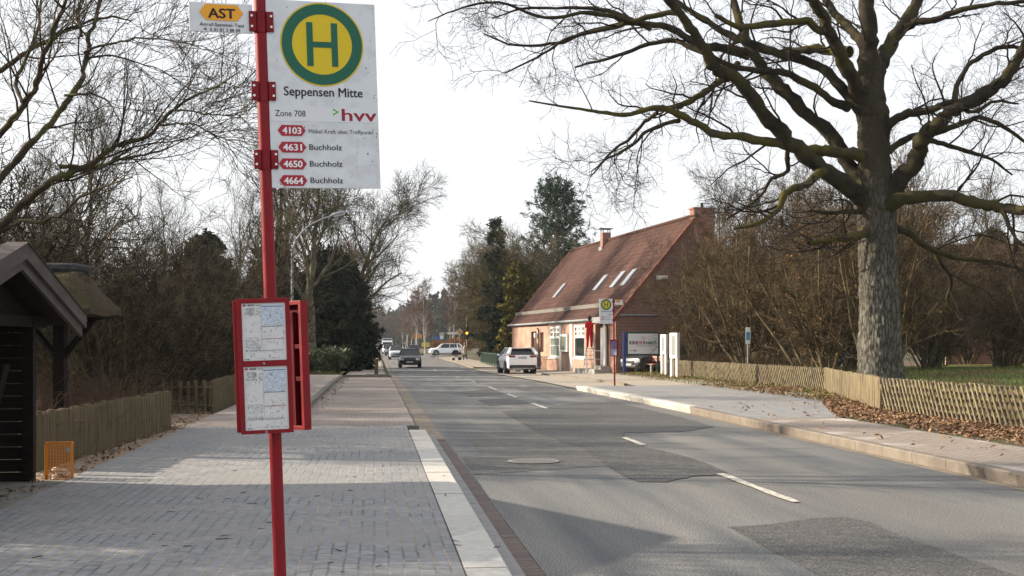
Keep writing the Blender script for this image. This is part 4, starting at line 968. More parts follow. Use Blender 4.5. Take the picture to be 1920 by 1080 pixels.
# ------------------------------------------------------------------ cars
def wheel(root, x, y, r, wd, side):
    b = MB(); b.tube([(x-wd/2,y,r),(x-wd/2+.03,y,r),(x+wd/2-.03,y,r),(x+wd/2,y,r)], [r*.94,r,r,r*.94], 24); t = b.build('wheel', rubber, root, smooth=True)
    b = MB(); xo = x+side*(wd/2+.004); b.tube([(xo-side*.01,y,r),(xo,y,r)], r*.66, 20); rim = b.build('rim', rim_metal, t, smooth=True)
    b = MB()
    for k in range(5): a = 2*math.pi*k/5; c = Vector((xo+side*.002, y+math.cos(a+.63)*r*.40, r+math.sin(a+.63)*r*.40)); b.box(c, (.006, r*.22, r*.22), Matrix.Rotation(a+.2, 3, 'X'))
    b.build('rim_gap', black_plastic, rim)
def car(label, loc, rz, L, W, Hh, paint, style='hatch', group=None, name='car', rear_plate=True, cat='car'):
    root = thing(name, label, cat, loc, rz, group); hw = W/2; fy = lambda t: -L/2+L*t
    if style == 'van':
        ST = [(0,.62,.32,.82),(.02,.88,.24,.93),(.08,1.02,.2,.98),(.16,1.15,.2,1),(.24,1.22,.2,1),(.6,1.25,.2,1),(.97,1.25,.22,1),(1,1.2,.3,.97)]; belt = 1.22; gb = (.15,1.0); gr = (.27,.995); rw_ = .86; wy = (.17,.80); wr = .34
    elif style == 'suv':
        ST = [(0,.62,.34,.80),(.02,.84,.27,.91),(.08,.97,.24,.97),(.2,1.03,.24,1),(.29,1.06,.24,1),(.5,1.07,.24,1),(.75,1.12,.24,1),(.93,1.15,.26,.98),(.985,1.10,.3,.95),(1,.92,.36,.90)]; belt = 1.05; gb = (.25,.985); gr = (.41,.90); rw_ = .72; wy = (.19,.79); wr = .36
    else:
        ST = [(0,.55,.30,.80),(.02,.74,.24,.91),(.08,.86,.21,.97),(.2,.92,.2,1),(.28,.96,.2,1),(.5,.97,.2,1),(.75,.99,.2,1),(.93,.98,.23,.97),(.985,.9,.28,.93),(1,.72,.34,.87)]; belt = .95; gb = (.24,.97); gr = (.42,.88); rw_ = .72; wy = (.19,.80); wr = .32
    # body: closed loft
    V = []; n = 12
    for t, zt, zb, k in ST:
        h = hw*k; half = [(0,zb),(h*.84,zb),(h*.98,zb+.10),(h,zb+.45*(zt-zb)),(h*.985,zb+.75*(zt-zb)),(h*.93,zt-.03),(h*.80,zt+.012),(0,zt+.03)]
        ring = [(x, fy(t), z) for x, z in half]+[(-x, fy(t), z) for x, z in half[-2:0:-1]]; n = len(ring); V += ring
    b = MB(); m = len(ST); b.add(V, [(i*n+k, i*n+(k+1)%n, (i+1)*n+(k+1)%n, (i+1)*n+k) for i in range(m-1) for k in range(n)]+[tuple(range(n)), tuple(range((m-1)*n, m*n))])
    body = b.build('body', paint, root, smooth=True)
    # cabin
    zb = belt; bw = hw*.93; rwid = hw*rw_
    A = [(-bw,fy(gb[0]),zb-.03),(bw,fy(gb[0]),zb-.03),(bw,fy(gb[1]),zb+(.09 if style == 'suv' else 0)),(-bw,fy(gb[1]),zb+(.09 if style == 'suv' else 0))]; zt = Hh-.05
    Bm = [(-rwid,fy(gr[0]),zt),(rwid,fy(gr[0]),zt),(rwid*.97,fy(gr[1]),zt-.03),(-rwid*.97,fy(gr[1]),zt-.03)]
    b = MB(); b.add(A+Bm, [(0,1,5,4),(1,2,6,5),(2,3,7,6),(3,0,4,7),(4,5,6,7)]); b.build('windows', glass_dark, root)
    b = MB(); V = []; k2 = 8; m2 = 8
    for i in range(m2+1):
        t = i/m2; y = fy(gr[0])+(fy(gr[1])-fy(gr[0]))*t+(-.03 if i == 0 else (.17 if style == 'suv' else .05) if i == m2 else 0)
        for j in range(k2+1):
            u = j/k2*2-1; V.append((u*(rwid+.02), y, zt+.05*(1-u*u*u*u)*(.35+.65*math.sin(math.pi*min(max(t,.12),.88)))-.03*t))
    b.add(V, [(i*(k2+1)+j, i*(k2+1)+j+1, (i+1)*(k2+1)+j+1, (i+1)*(k2+1)+j) for i in range(m2) for j in range(k2)])
    b.add([(x, y, z-.06) for x, y, z in (V[0], V[k2], V[-1], V[-1-k2])], [(0,1,2,3)])
    for a_, c_ in ((0,k2),): pass
    b.build('roof', paint, root, smooth=True)
    b = MB()
    for i in range(4): b.tube([A[i], Bm[i]], ([.13,.10] if style == 'suv' else [.07,.06]) if i > 1 else [.045,.035], 6)
    for s in (-1, 1):
        b.tube([Bm[0 if s < 0 else 1], Bm[3 if s < 0 else 2]], .035, 6)
        f = .45; pa = Vector((s*bw, fy(gb[0]+(gb[1]-gb[0])*.47), zb)); pb = Vector((s*rwid, fy(gr[0]+(gr[1]-gr[0])*.42), zt)); b.tube([pa, pb], .035, 6)
        pa = Vector((s*bw, fy(gb[0]+(gb[1]-gb[0])*.80), zb)); pb = Vector((s*rwid, fy(gr[0]+(gr[1]-gr[0])*.86), zt-.02)); b.tube([pa, pb], [.09,.06], 6)
    if style == 'van':
        b.add([(s_*x, y, z) for s_ in (1,) for x, y, z in ((bw+.012,fy(.36),zb),(bw+.012,fy(1.0),zb),(rwid+.012,fy(.995),zt),(rwid+.012,fy(.36),zt))], [(0,1,2,3)])
        b.add([(-(bw+.012),fy(.36),zb),(-(bw+.012),fy(1.0),zb),(-(rwid+.012),fy(.995),zt),(-(rwid+.012),fy(.36),zt)], [(0,1,2,3)])
        b.prism([(fy(.19),1.95),(fy(.30),Hh),(fy(.6),Hh+.04),(fy(.995),Hh),(fy(.998),1.95)], -hw*.875, hw*.875, 'x')
    b.build('pillars', paint, root, smooth=style != 'van')
    # wheel arches and wheels
    for s in (-1, 1):
        for t in wy:
            b = MB(); b.tube([(s*(hw-.25),fy(t),wr+.01),(s*(hw+.006),fy(t),wr+.01)], wr+.07, 24); b.build('wheel_arch', black_plastic, root)
            wheel(root, s*(hw-.085), fy(t), wr, .22, s)
    # front: lamps, grille, bumper, plate
    zl = ST[1][1]-.10; yl = fy(.012)
    for s in (-1, 1):
        b = MB(); b.box((s*hw*.70, yl+.05, zl), (hw*.36, .20, .15), Matrix.Rotation(s*R(18), 3, 'Z'), .03); b.build('headlight', lamp_glass, root, smooth=True)
        b = MB(); b.box((s*(hw+.10), fy(gb[0]+.08), belt+.06), (.17, .10, .13), None, .03); b.build('mirror', paint if style != 'hatch' else black_plastic, root, smooth=True)
    b = MB(); b.box((0, fy(0)-.002, zl-.06), (hw*.92, .06, .13), None, .02); b.build('grille', black_plastic, root)
    b = MB(); b.box((0, fy(0)-.004, .36), (hw*1.35, .08, .14), None, .03); b.build('bumper_intake', black_plastic, root)
    b = MB(); b.box((0, fy(0)-.05, zl-.20), (.52, .02, .11)); b.build('number_plate', plate_white, root)
    # rear
    zr = ST[-2][1]-.06
    for s in (-1, 1):
        b = MB(); b.box((s*hw*.69, fy(.988), zr), (hw*.42, .12, .11), Matrix.Rotation(s*R(-14), 3, 'Z'), .02); b.build('tail_light', tail_red, root, smooth=True)
        b = MB(); b.box((s*hw*.86, fy(.995)-.03, .36), (.30, .1, .10), None, .02)
    b = MB(); b.box((0, fy(1)+.0, .42), (hw*1.72, .10, .22), None, .04); b.build('bumper', black_plastic, root, smooth=True)
    b = MB(); b.box((0, fy(1)+.012, .33), (hw*1.45, .10, .07), None, .02); b.build('skid_strip', rim_metal, root)
    b = MB(); b.box((0, fy(1)+.012, zr-.07), (.52, .03, .11)); b.build('number_plate', plate_white, root)
    return root
def on(x, y): return (x, y, .004+g(y))
car('black hatchback coming towards us, nearest car of the oncoming queue', on(2.75, 96.0), R(-1.5), 4.0, 1.72, 1.50, car_black, 'hatch', 'cars on the road')
car('silver saloon in the oncoming queue just behind the black hatchback', on(2.45, 136), 0, 4.5, 1.76, 1.46, car_silver, 'hatch', 'cars on the road')
car('dark grey car in the oncoming queue between the silver car and the white van', on(2.35, 172), 0, 4.4, 1.76, 1.52, car_grey, 'hatch', 'cars on the road')
car('small white car in the oncoming queue right ahead of the white van', on(2.15, 205), 0, 4.1, 1.72, 1.5, car_white, 'hatch', 'cars on the road')
car('tall white delivery van at the back of the oncoming queue', on(2.35, 228), 0, 5.4, 2.0, 2.6, car_white, 'van', 'cars on the road', name='delivery_van', cat='van')
car('dark blue car driving away in the far lane behind the black hatchback', on(6.2, 196), R(180), 4.1, 1.74, 1.52, car_blue, 'hatch', 'cars on the road')
car('white crossover seen side on while turning at the junction', (9.9, 172, .02), R(-84), 4.65, 1.83, 1.70, car_white, 'suv', 'cars on the road')
car('distant white car parked at the far left of the road', on(.6, 300), 0, 4.2, 1.75, 1.5, car_white, 'hatch', 'cars on the road')
car('white parked crossover seen from behind in front of the pink house', (8.62, 74.3, .035+g(73)), R(182.5), 4.48, 1.84, 1.58, car_white, 'suv', name='parked_car')
car('dark parked car half hidden below the green framed board', (14.9, 63.2, .12), R(-62), 4.2, 1.75, 1.45, car_grey, 'hatch', name='parked_car')
car('pale blue parked car showing faintly through the thicket right of the oak', (29.0, 71, .3), R(10), 4.3, 1.76, 1.5, carpaint('pale blue car paint', (.22,.33,.47)), 'hatch', name='parked_car')
# ------------------------------------------------------------------ people
def skin_body(name, J, E, root, mats, pick, fingers=()):
    me = bpy.data.meshes.new(name); keys = list(J); me.from_pydata([J[k][0] for k in keys], [(keys.index(a), keys.index(b)) for a, b in E], [])
    o = bpy.data.objects.new(name, me); COL.objects.link(o)
    md = o.modifiers.new('skin', 'SKIN'); md.use_smooth_shade = True; sv = me.skin_vertices[0].data
    for i, k in enumerate(keys):
        r = J[k][1]; sv[i].radius = r if isinstance(r, tuple) else (r, r); sv[i].use_root = (k == 'pelvis')
    o.modifiers.new('sub', 'SUBSURF').levels = 1
    bpy.context.view_layer.update(); m2 = bpy.data.meshes.new_from_object(o.evaluated_get(bpy.context.evaluated_depsgraph_get()))
    bpy.data.objects.remove(o)
    mb = MB(); mb.add([v.co.copy() for v in m2.vertices], [tuple(p.vertices) for p in m2.polygons])
    for pts, rad in fingers: mb.tube(pts, rad, 6)
    ob = mb.build(name, mats, root, smooth=True)
    for p in ob.data.polygons: p.material_index = pick(p.center)
    return ob
def hand(w, d, up, s=1.0):
    """five finger chains from a wrist point w, pointing along d, palm normal up"""
    w, d, up = Vector(w), Vector(d).normalized(), Vector(up).normalized(); sd = d.cross(up).normalized(); out = []
    for k, ln in enumerate((.075,.085,.08,.065)):
        b = w+d*.085+sd*(k-1.5)*.02; out.append(([b-d*.03, b+d*ln*.5-up*.008, b+d*ln*.8-up*.028, b+d*ln*.9-up*.045], [.0095,.0088,.008,.0065]))
    b = w+d*.03-sd*.035; out.append(([b, b+d*.03-sd*.02-up*.01, b+d*.055-sd*.02-up*.025], [.0115,.010,.008]))
    return out
def ladder_person():
    # local: facing -y is towards the wall? figure faces +y (the wall and ladder), seen from behind
    fwd = math.atan2(-.99447, .10502)
    root = thing('person', 'person in red overalls standing on a stepladder at the pink wall', 'person', (0,0,0), 0)
    base = Vector((9.86, 87.9, 0))+Vector((.10502,-.99447,0))*21.85+Vector((.99447,.10502,0))*(-.48); root.location = (base.x, base.y, 1.40); root.rotation_euler = (0,0,R(-22))
    J = {'pelvis':((0,0,.88),(.19,.15)),'waist':((0,.01,1.02),(.175,.135)),'chest':((0,.02,1.25),(.185,.13)),'neck0':((0,.03,1.42),(.09,.08)),'neck':((0,.04,1.48),.055),'head0':((0,.05,1.55),(.075,.085)),'head':((0,.055,1.64),(.078,.095)),'crown':((0,.05,1.72),(.055,.065)),
         'sL':((-.19,.03,1.37),.075),'eL':((-.25,.16,1.12),.05),'wL':((-.16,.36,1.20),.032),'hL':((-.15,.42,1.23),(.04,.022)),
         'sR':((.19,.03,1.37),.075),'eR':((.27,.2,1.34),.05),'wR':((.2,.40,1.50),.032),'hR':((.19,.46,1.53),(.04,.022)),
         'tL':((-.095,.0,.80),(.115,.12)),'kL':((-.105,.02,.46),.092),'aL':((-.11,-.03,.09),.062),'fL':((-.115,.1,.035),(.05,.035)),
         'tR':((.095,.0,.80),(.115,.12)),'kR':((.105,.05,.46),.092),'aR':((.11,-.01,.09),.062),'fR':((.12,.12,.035),(.05,.035))}
    E = [('pelvis','waist'),('waist','chest'),('chest','neck0'),('neck0','neck'),('neck','head0'),('head0','head'),('head','crown'),('chest','sL'),('sL','eL'),('eL','wL'),('wL','hL'),('chest','sR'),('sR','eR'),('eR','wR'),('wR','hR'),('pelvis','tL'),('tL','kL'),('kL','aL'),('aL','fL'),('pelvis','tR'),('tR','kR'),('kR','aR'),('aR','fR')]
    def pick(c):
        if c.z > 1.47 and abs(c.x) < .13 and c.y < .25: return 0
        if c.y > .345: return 0
        if c.z < .10: return 2
        return 1
    body = skin_body('body', J, E, root, [skin_c, red_cloth, black_plastic], pick, hand((-.16,.38,1.20),(0,1,.3),(0,.3,-1))+hand((.2,.42,1.50),(0,1,.3),(0,.3,-1)))
    b = MB(); bm = bmesh.new(); bmesh.ops.create_icosphere(bm, subdivisions=3, radius=1)
    b.add([(v.co.x*.098, .035+v.co.y*.118-(.01 if v.co.z < 0 else 0), 1.645+v.co.z*(.135 if v.co.z > 0 else .17)) for v in bm.verts if True], [[v.index for v in f.verts] for f in bm.faces]); bm.free(); b.build('hair', hair_dark, root, smooth=True)
    lad = thing('stepladder', 'aluminium stepladder under the person in red', 'ladder', (base.x, base.y, .285), R(-22))
    b = MB()
    for s in (-1, 1): b.tube([(s*.27,-.28,0),(s*.20,.04,1.12)], .028, 6); 
    b.build('side_rail', white_paint, lad)
    b = MB()
    for s in (-1, 1): b.tube([(s*.27,.45,0),(s*.20,.12,1.95)], .025, 6)
    b.build('back_frame', white_paint, lad)
    for k in range(4): z = .24+k*.24; b = MB(); b.box((0,-.27+.29*z,z),(.46,.10,.03)); b.build('tread', zinc, lad)
    b = MB(); b.bb((-.23,-.06,1.06),(.23,.24,1.10)); b.build('platform', zinc, lad)
    b = MB(); b.tube([(-.2,.11,1.95),(.2,.11,1.95)], .02, 6); b.build('top_bar', zinc, lad)
ladder_person()
def pram_person():
    root = thing('person', 'auburn haired person in a long beige coat pushing a pram on the far pavement', 'person', (8.86, 120.5, .10+g(120)), R(78))
    # faces +y locally before rotation
    J = {'pelvis':((0,0,.90),(.17,.14)),'waist':((0,0,1.05),(.155,.125)),'chest':((0,.01,1.26),(.18,.13)),'neck0':((0,.01,1.42),(.085,.08)),'neck':((0,.02,1.48),.052),'head0':((0,.04,1.55),(.07,.085)),'head':((0,.045,1.63),(.075,.095)),'crown':((0,.035,1.70),(.05,.06)),
         'sL':((-.18,.01,1.36),.07),'eL':((-.22,.05,1.10),.052),'wL':((-.17,.30,1.02),.032),'hL':((-.16,.36,1.02),(.04,.02)),'sR':((.18,.01,1.36),.07),'eR':((.22,.05,1.10),.052),'wR':((.17,.30,1.02),.032),'hR':((.16,.36,1.02),(.04,.02)),
         'tL':((-.09,.02,.78),(.13,.15)),'kL':((-.10,.12,.48),.085),'aL':((-.1,.10,.09),.045),'fL':((-.1,.22,.04),(.045,.035)),'tR':((.09,-.02,.78),(.13,.15)),'kR':((.10,-.05,.48),.085),'aR':((.1,-.22,.12),.045),'fR':((.1,-.11,.04),(.045,.035))}
    E = [('pelvis','waist'),('waist','chest'),('chest','neck0'),('neck0','neck'),('neck','head0'),('head0','head'),('head','crown'),('chest','sL'),('sL','eL'),('eL','wL'),('wL','hL'),('chest','sR'),('sR','eR'),('eR','wR'),('wR','hR'),('pelvis','tL'),('tL','kL'),('kL','aL'),('aL','fL'),('pelvis','tR'),('tR','kR'),('kR','aR'),('aR','fR')]
    def pick(c):
        if c.z > 1.47: return 0
        if c.y > .30 and c.z > .9: return 0
        return 1 if c.z > .52 else 2
    skin_body('body', J, E, root, [skin_c, beige_cloth, dark_cloth], pick, hand((-.17,.31,1.02),(0,1,0),(0,0,1))+hand((.17,.31,1.02),(0,1,0),(0,0,1)))
    b = MB(); b.tube([(0,0,1.44),(0,0,1.2),(0,.0,.9),(0,0,.55)], [.10,.19,.20,.27], 14); b.build('coat', beige_cloth, root, smooth=True)
    b = MB(); bm = bmesh.new(); bmesh.ops.create_icosphere(bm, subdivisions=2, radius=1); b.add([(v.co.x*.10, .01+v.co.y*.11, 1.62+v.co.z*.15) for v in bm.verts], [[v.index for v in f.verts] for f in bm.faces]); bm.free(); b.build('hair', hair_red, root, smooth=True)
    p = thing('pram', 'dark pram pushed along the far pavement', 'pram', (8.86-.80, 120.5+.17, .10+g(120)), R(78))
    b = MB(); b.prism([(-.38,.55),(.40,.50),(.46,.75),(.30,.98),(.05,1.02),(-.05,.80),(-.40,.78)], -.24, .24, 'x'); b.build('carrycot', dark_cloth, p)
    b = MB()
    for s in (-1, 1): b.tube([(s*.2,-.48,1.02),(s*.2,.2,.25)], .015, 6); b.tube([(s*.2,.42,.62),(s*.2,-.3,.15)], .015, 6)
    b.tube([(-.2,-.48,1.02),(.2,-.48,1.02)], .018, 6); b.build('frame', black_metal, p)
    for s in (-1, 1):
        for y, r in ((-.3,.15),(.32,.12)): b = MB(); b.tube([(s*.25-.015,y,r),(s*.25+.015,y,r)], r, 16); b.build('wheel', rubber, p)
pram_person()
# ------------------------------------------------------------------ street furniture far off
def traffic_light(label, x, y, top, lamp_z, z0, side=-1):
    root = thing('traffic_light', label, 'traffic light', (x, y, z0+g(y)))
    b = MB(); b.tube([(0,0,-.2),(0,0,top)], [.055,.05], 8); b.build('mast', zinc, root)
    b = MB(); b.bb((-.17,-.30,lamp_z-.52),(.17,-.06,lamp_z+.52),.03); h = b.build('signal_head', black_plastic, root)
    b = MB(); b.bb((-.26,-.055,lamp_z-.62),(.26,-.045,lamp_z+.62)); b.build('back_board', black_plastic, root)
    for k, m in ((-1, black_plastic), (0, amber), (1, black_plastic)):
        b = MB(); b.tube([(0,-.302,lamp_z+k*.32),(0,-.315,lamp_z+k*.32)], .125, 20); b.build('lamp', m, h)
        b = MB(); b.tube([(0,-.30,lamp_z+k*.32),(0,-.42,lamp_z+k*.32+.0)], .145, 16, cap=False); b.build('visor', black_plastic, h)
    return root
traffic_light('left traffic light showing amber in front of the dark evergreens', -1.15, 130, 5.2, 2.75, .1)
traffic_light('right traffic light showing amber beside the person with the pram', 9.25, 123.5, 4.4, 2.70, .1)
def post_sign(label, x, y, shape, z, size, mat, name='road_sign', z0=.08, face=0.0, cat='road sign', extra=None):
    root = thing(name, label, cat, (x, y, z0+g(y)), face); b = MB(); b.tube([(0,0,-.2),(0,0,z+size*.4)], .035, 6); b.build('post', zinc, root)
    b = MB()
    if shape == 'round': b.tube([(0,-.04,z),(0,-.055,z)], size/2, 24)
    elif shape == 'diamond': b.box((0,-.05,z),(size*.72,.015,size*.72),Matrix.Rotation(R(45),3,'Y'))
    elif shape == 'arrow': b.prism([(-size,z),(-size*.8,z-.14),(size*.4,z-.14),(size*.4,z+.14),(-size*.8,z+.14)],-.04,-.055)
    else: b.bb((-size/2,-.055,z-size*.3),(size/2,-.04,z+size*.3))
    p = b.build('panel', mat, root)
    if extra: extra(p, z)
    return root
def dia(p, z): b = MB(); b.box((0,-.062,z),(.36,.01,.36),Matrix.Rotation(R(45),3,'Y')); b.build('yellow_field', sign_orange, p)
sblue = pmat('road sign blue', (.02,.10,.40), rough=.4)
post_sign('priority road sign, white edged yellow diamond near the right traffic light', 8.7, 126, 'diamond', 2.85, .75, white_paint, extra=dia)
post_sign('white direction arrow sign next to the priority road sign', 8.35, 128.5, 'arrow', 2.75, .85, white_paint)
post_sign('blue round sign beyond the white crossover', 10.3, 205, 'round', 2.6, .75, sblue)
post_sign('orange direction board standing in front of the birches', 5.9+3.3, 260, 'board', 3.2, 1.6, pmat('orange board', (.55,.22,.04), rough=.6))
post_sign('orange board half hidden behind the left traffic light', -1.0, 190, 'board', 2.6, .95, MATS['orange board'])
post_sign('yellow place name board by the far verge', 8.9, 215, 'board', 1.4, 1.4, pmat('place board yellow', (.55,.42,.06), rough=.6))
def fs():
    root = thing('bus_stop_sign', 'tiny third bus stop sign far off above the white crossover', 'bus stop sign', (10.9, 200, .08)); b = MB(); b.tube([(0,0,-.1),(0,0,3.4)], .035, 6); b.build('pole', zinc, root)
    b = MB(); b.bb((-.30,-.05,2.35),(.30,-.035,3.4)); p = b.build('stop_panel', sign_white, root); b = MB(); b.disc((0,3.12),.24,-.053,20); b.build('round_emblem', sign_yellow, p); b = MB(); b.disc((0,3.12),.24,-.055,20,ri=.17); b.build('green_ring', sign_green, p)
fs()
def lamp():
    x, y = -4.03, 61.4; root = thing('street_lamp', 'tall street lamp with a long curved arm rising among the left trees', 'street lamp', (x, y, .1))
    b = MB(); b.tube([(0,0,-.2),(0,0,3),(0,0,6.2)], [.09,.075,.06], 10); b.build('mast', zinc, root, smooth=True)
    pts, rr = crom([(0,0,6.1),(.25,0,6.75),(.8,0,7.35),(1.5,-.02,7.72),(1.95,-.03,7.86)], [.055,.05,.045,.04,.038], 4); b = MB(); b.tube([tuple(p) for p in pts], list(rr), 8); b.build('arm', zinc, root, smooth=True)
    b = MB(); b.tube([(1.85,-.03,7.84),(2.0,-.03,7.9),(2.45,-.04,8.02),(2.68,-.04,8.06)], [.05,.10,.11,.04], 10); h = b.build('lamp_head', zinc, root, smooth=True)
    b = MB(); b.box((2.3,-.04,7.90),(.55,.16,.05),Matrix.Rotation(R(-14),3,'Y'),.02); b.build('diffuser', pmat('lamp cover', (.6,.6,.58), rough=.3), h)
lamp()
bo = thing('bollard', 'square wooden bollard at the far end of the old lay-by', 'bollard', (.10, 63.0, .12+g(63)))
b = MB(); b.bb((-.1,-.1,-.1),(.1,.1,.84),.015); b.build('post_shaft', stake, bo); b = MB(); b.bb((-.55,-.22,-.02),(.6,.2,.06),.02); b.build('kerb_base', kerb_grey, bo)
hp = thing('wooden_post', 'thick wooden post at the corner of the green hedge', 'post', (-1.9, 64.6, .1)); b = MB(); b.tube([(0,0,-.1),(0,0,.62),(0,0,.66)], [.11,.10,.07], 8); b.build('post_shaft', wood_dark, hp)
def slat_barrier():
    root = thing('slat_fence', 'low brown slatted fence beyond the bollard on the left pavement', 'fence', (-.55, 112, .05+g(112)))
    for z in (.25,.48,.71,.94): b = MB(); b.bb((-1.1,-.02,z-.09),(1.1,.02,z+.09)); b.build('board', grey_board if False else stake, root)
    for x in (-1.0,0,1.0): b = MB(); b.bb((x-.05,.02,-.1),(x+.05,.10,1.05)); b.build('post', stake, root)
slat_barrier()
def green_fence():
    a, e = Vector((9.45, 109, 0)), Vector((9.0, 83.5, 0)); L = (e-a).length; d = (e-a).normalized(); root = thing('metal_fence', 'green metal bar fence beside the pavement left of the pink house', 'fence', (a.x, a.y, .1+g(95)), math.atan2(d.y, d.x))
    b = MB(); x = 0
    while x < L: b.bb((x-.012,-.012,.1),(x+.012,.012,1.0)); x += .11
    b.build('bars', green_metal, root)
    for z in (.14,.98): b = MB(); b.bb((0,-.02,z-.025),(L,.02,z+.025)); b.build('rail', green_metal, root)
    x = 0
    while x <= L: b = MB(); b.bb((x-.04,-.04,-.2),(x+.04,.04,1.1)); b.build('post', green_metal, root); x += 2.5
green_fence()
# ------------------------------------------------------------------ trees: hand-set limbs
def limb_tree(root_name, label, origin, limbs, conv, sc_px, levels, seed, trunk_n, mats, group=None, dvar=.2, moss=()):
    """limbs: (points in photo px, half widths in px, depth drift). Every limb gets its own real distance."""
    rng = np.random.default_rng(seed); o = Vector(origin); root = thing(root_name, label, 'tree', o, group=group)
    trunkL, limbL, mossL = [], [], []
    base_s = sc_px
    done = []      # (photo points, distance offsets) of limbs already set: a branch starts at its parent's distance
    for i, (pts, rad, drift) in enumerate(limbs):
        P3, r3 = [], []; n = len(pts); d0, best = 0.0, 1e9
        for pp, dd in done:
            for (ax, ay), (bx, by), da, db in zip(pp, pp[1:], dd, dd[1:]):
                l2 = (bx-ax)**2+(by-ay)**2+1e-6; t = max(0, min(1, ((pts[0][0]-ax)*(bx-ax)+(pts[0][1]-ay)*(by-ay))/l2)); q = math.hypot(ax+(bx-ax)*t-pts[0][0], ay+(by-ay)*t-pts[0][1])
                if q < best: best, d0 = q, da+(db-da)*t
        done.append((pts, [d0+drift*k/(n-1) for k in range(n)]))
        for k, (cx, cy) in enumerate(pts):
            px, py = conv(cx, cy); dz = d0+drift*k/(n-1); s = base_s/(1+dz/ (2300/base_s))
            P3.append(at(px, py, s)-o); r3.append(rad[k]/conv.k/s)
        P, r = crom(P3, r3, 5, .10 if i >= trunk_n else .0, rng)
        if i >= trunk_n and r[0] > .10: r[:6] *= np.linspace(1.3, 1.0, 6)
        if i >= trunk_n:
            ev = np.linspace(0, 1, len(P)); P = P+np.cumsum(rng.normal(size=P.shape)*.012, 0)*np.sin(np.pi*ev)[:, None]*1.5
        (trunkL if i < trunk_n else mossL if i in moss else limbL).append((P, r))
    K = 26
    def pack(L): Q = [resample(P, r, K) for P, r in L]; return np.array([q[0] for q in Q]), np.array([q[1] for q in Q])
    LB = pack(limbL+mossL) if mossL else pack(limbL)
    def one(name, L, mat, S):
        V, Q = [], []; off = 0
        for P, r in L:
            v, q = tubes([(P[None], r[None])], [S]); V.append(v); Q.append(q+off); off += len(v)
        return np_mesh(name, np.concatenate(V), np.concatenate(Q), mat, root)
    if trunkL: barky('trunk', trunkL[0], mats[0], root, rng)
    one('limbs', limbL, mats[1], 10)
    if mossL: one('mossy_limbs', mossL, mats[3], 10)
    lv = []; src = LB
    for kw in levels:
        src = spawn(*src, rng, **kw); lv.append(src)
    V, Q = tubes(lv, [5]+[3]*(len(lv)-1)); np_mesh('crown_twigs', V, Q, mats[2], root)
    return root
def barky(name, pr, mat, root, rng):
    """a trunk whose bark stands out in long broken ridges"""
    from mathutils import noise as nz
    P, r = pr; L = np.linalg.norm(np.diff(P, axis=0), axis=1).sum(); K, S = int(min(520, L/.03)), 84
    P, r = resample(P, r, K); V, Q = tubes([(P[None], r[None])], [S]); V = V.reshape(K, S, 3); hh = np.linspace(0, L, K)
    for i in range(K):
        for j in range(S):
            a = 2*math.pi*j/S; u = Vector((math.cos(a)*r[i]*13, math.sin(a)*r[i]*13, hh[i]*3.0))
            d = nz.voronoi(u, distance_metric='DISTANCE', exponent=2.5)[0]; e = min(1, (d[1]-d[0])*2.2)
            big = nz.noise(Vector((math.cos(a)*1.6, math.sin(a)*1.6, hh[i]*.8)))
            knob = max(0, nz.noise(Vector((math.cos(a)*1.1+9, math.sin(a)*1.1, hh[i]*1.3)))-.35)
            V[i, j] += (V[i, j]-P[i])/r[i]*((e-.6)*.045+big*.03+knob*.16)*min(1, r[i]/.35)
    return np_mesh(name, V.reshape(-1, 3), Q, mat, root)
class Conv:
    def __init__(s, k, ox, oy): s.k, s.ox, s.oy = k, ox, oy
    def __call__(s, x, y): return s.ox+x/s.k, s.oy+y/s.k
moss_limb = pmat('moss covered limb', (.088,.077,.016), (.058,.050,.017), scale=5, rough=.95, bump=.8, c3=(.06,.05,.035), s3=2.2)
oc = Conv(1.7455, 820, 0)
def lr(a, b, n): return list(np.linspace(a, b, n))
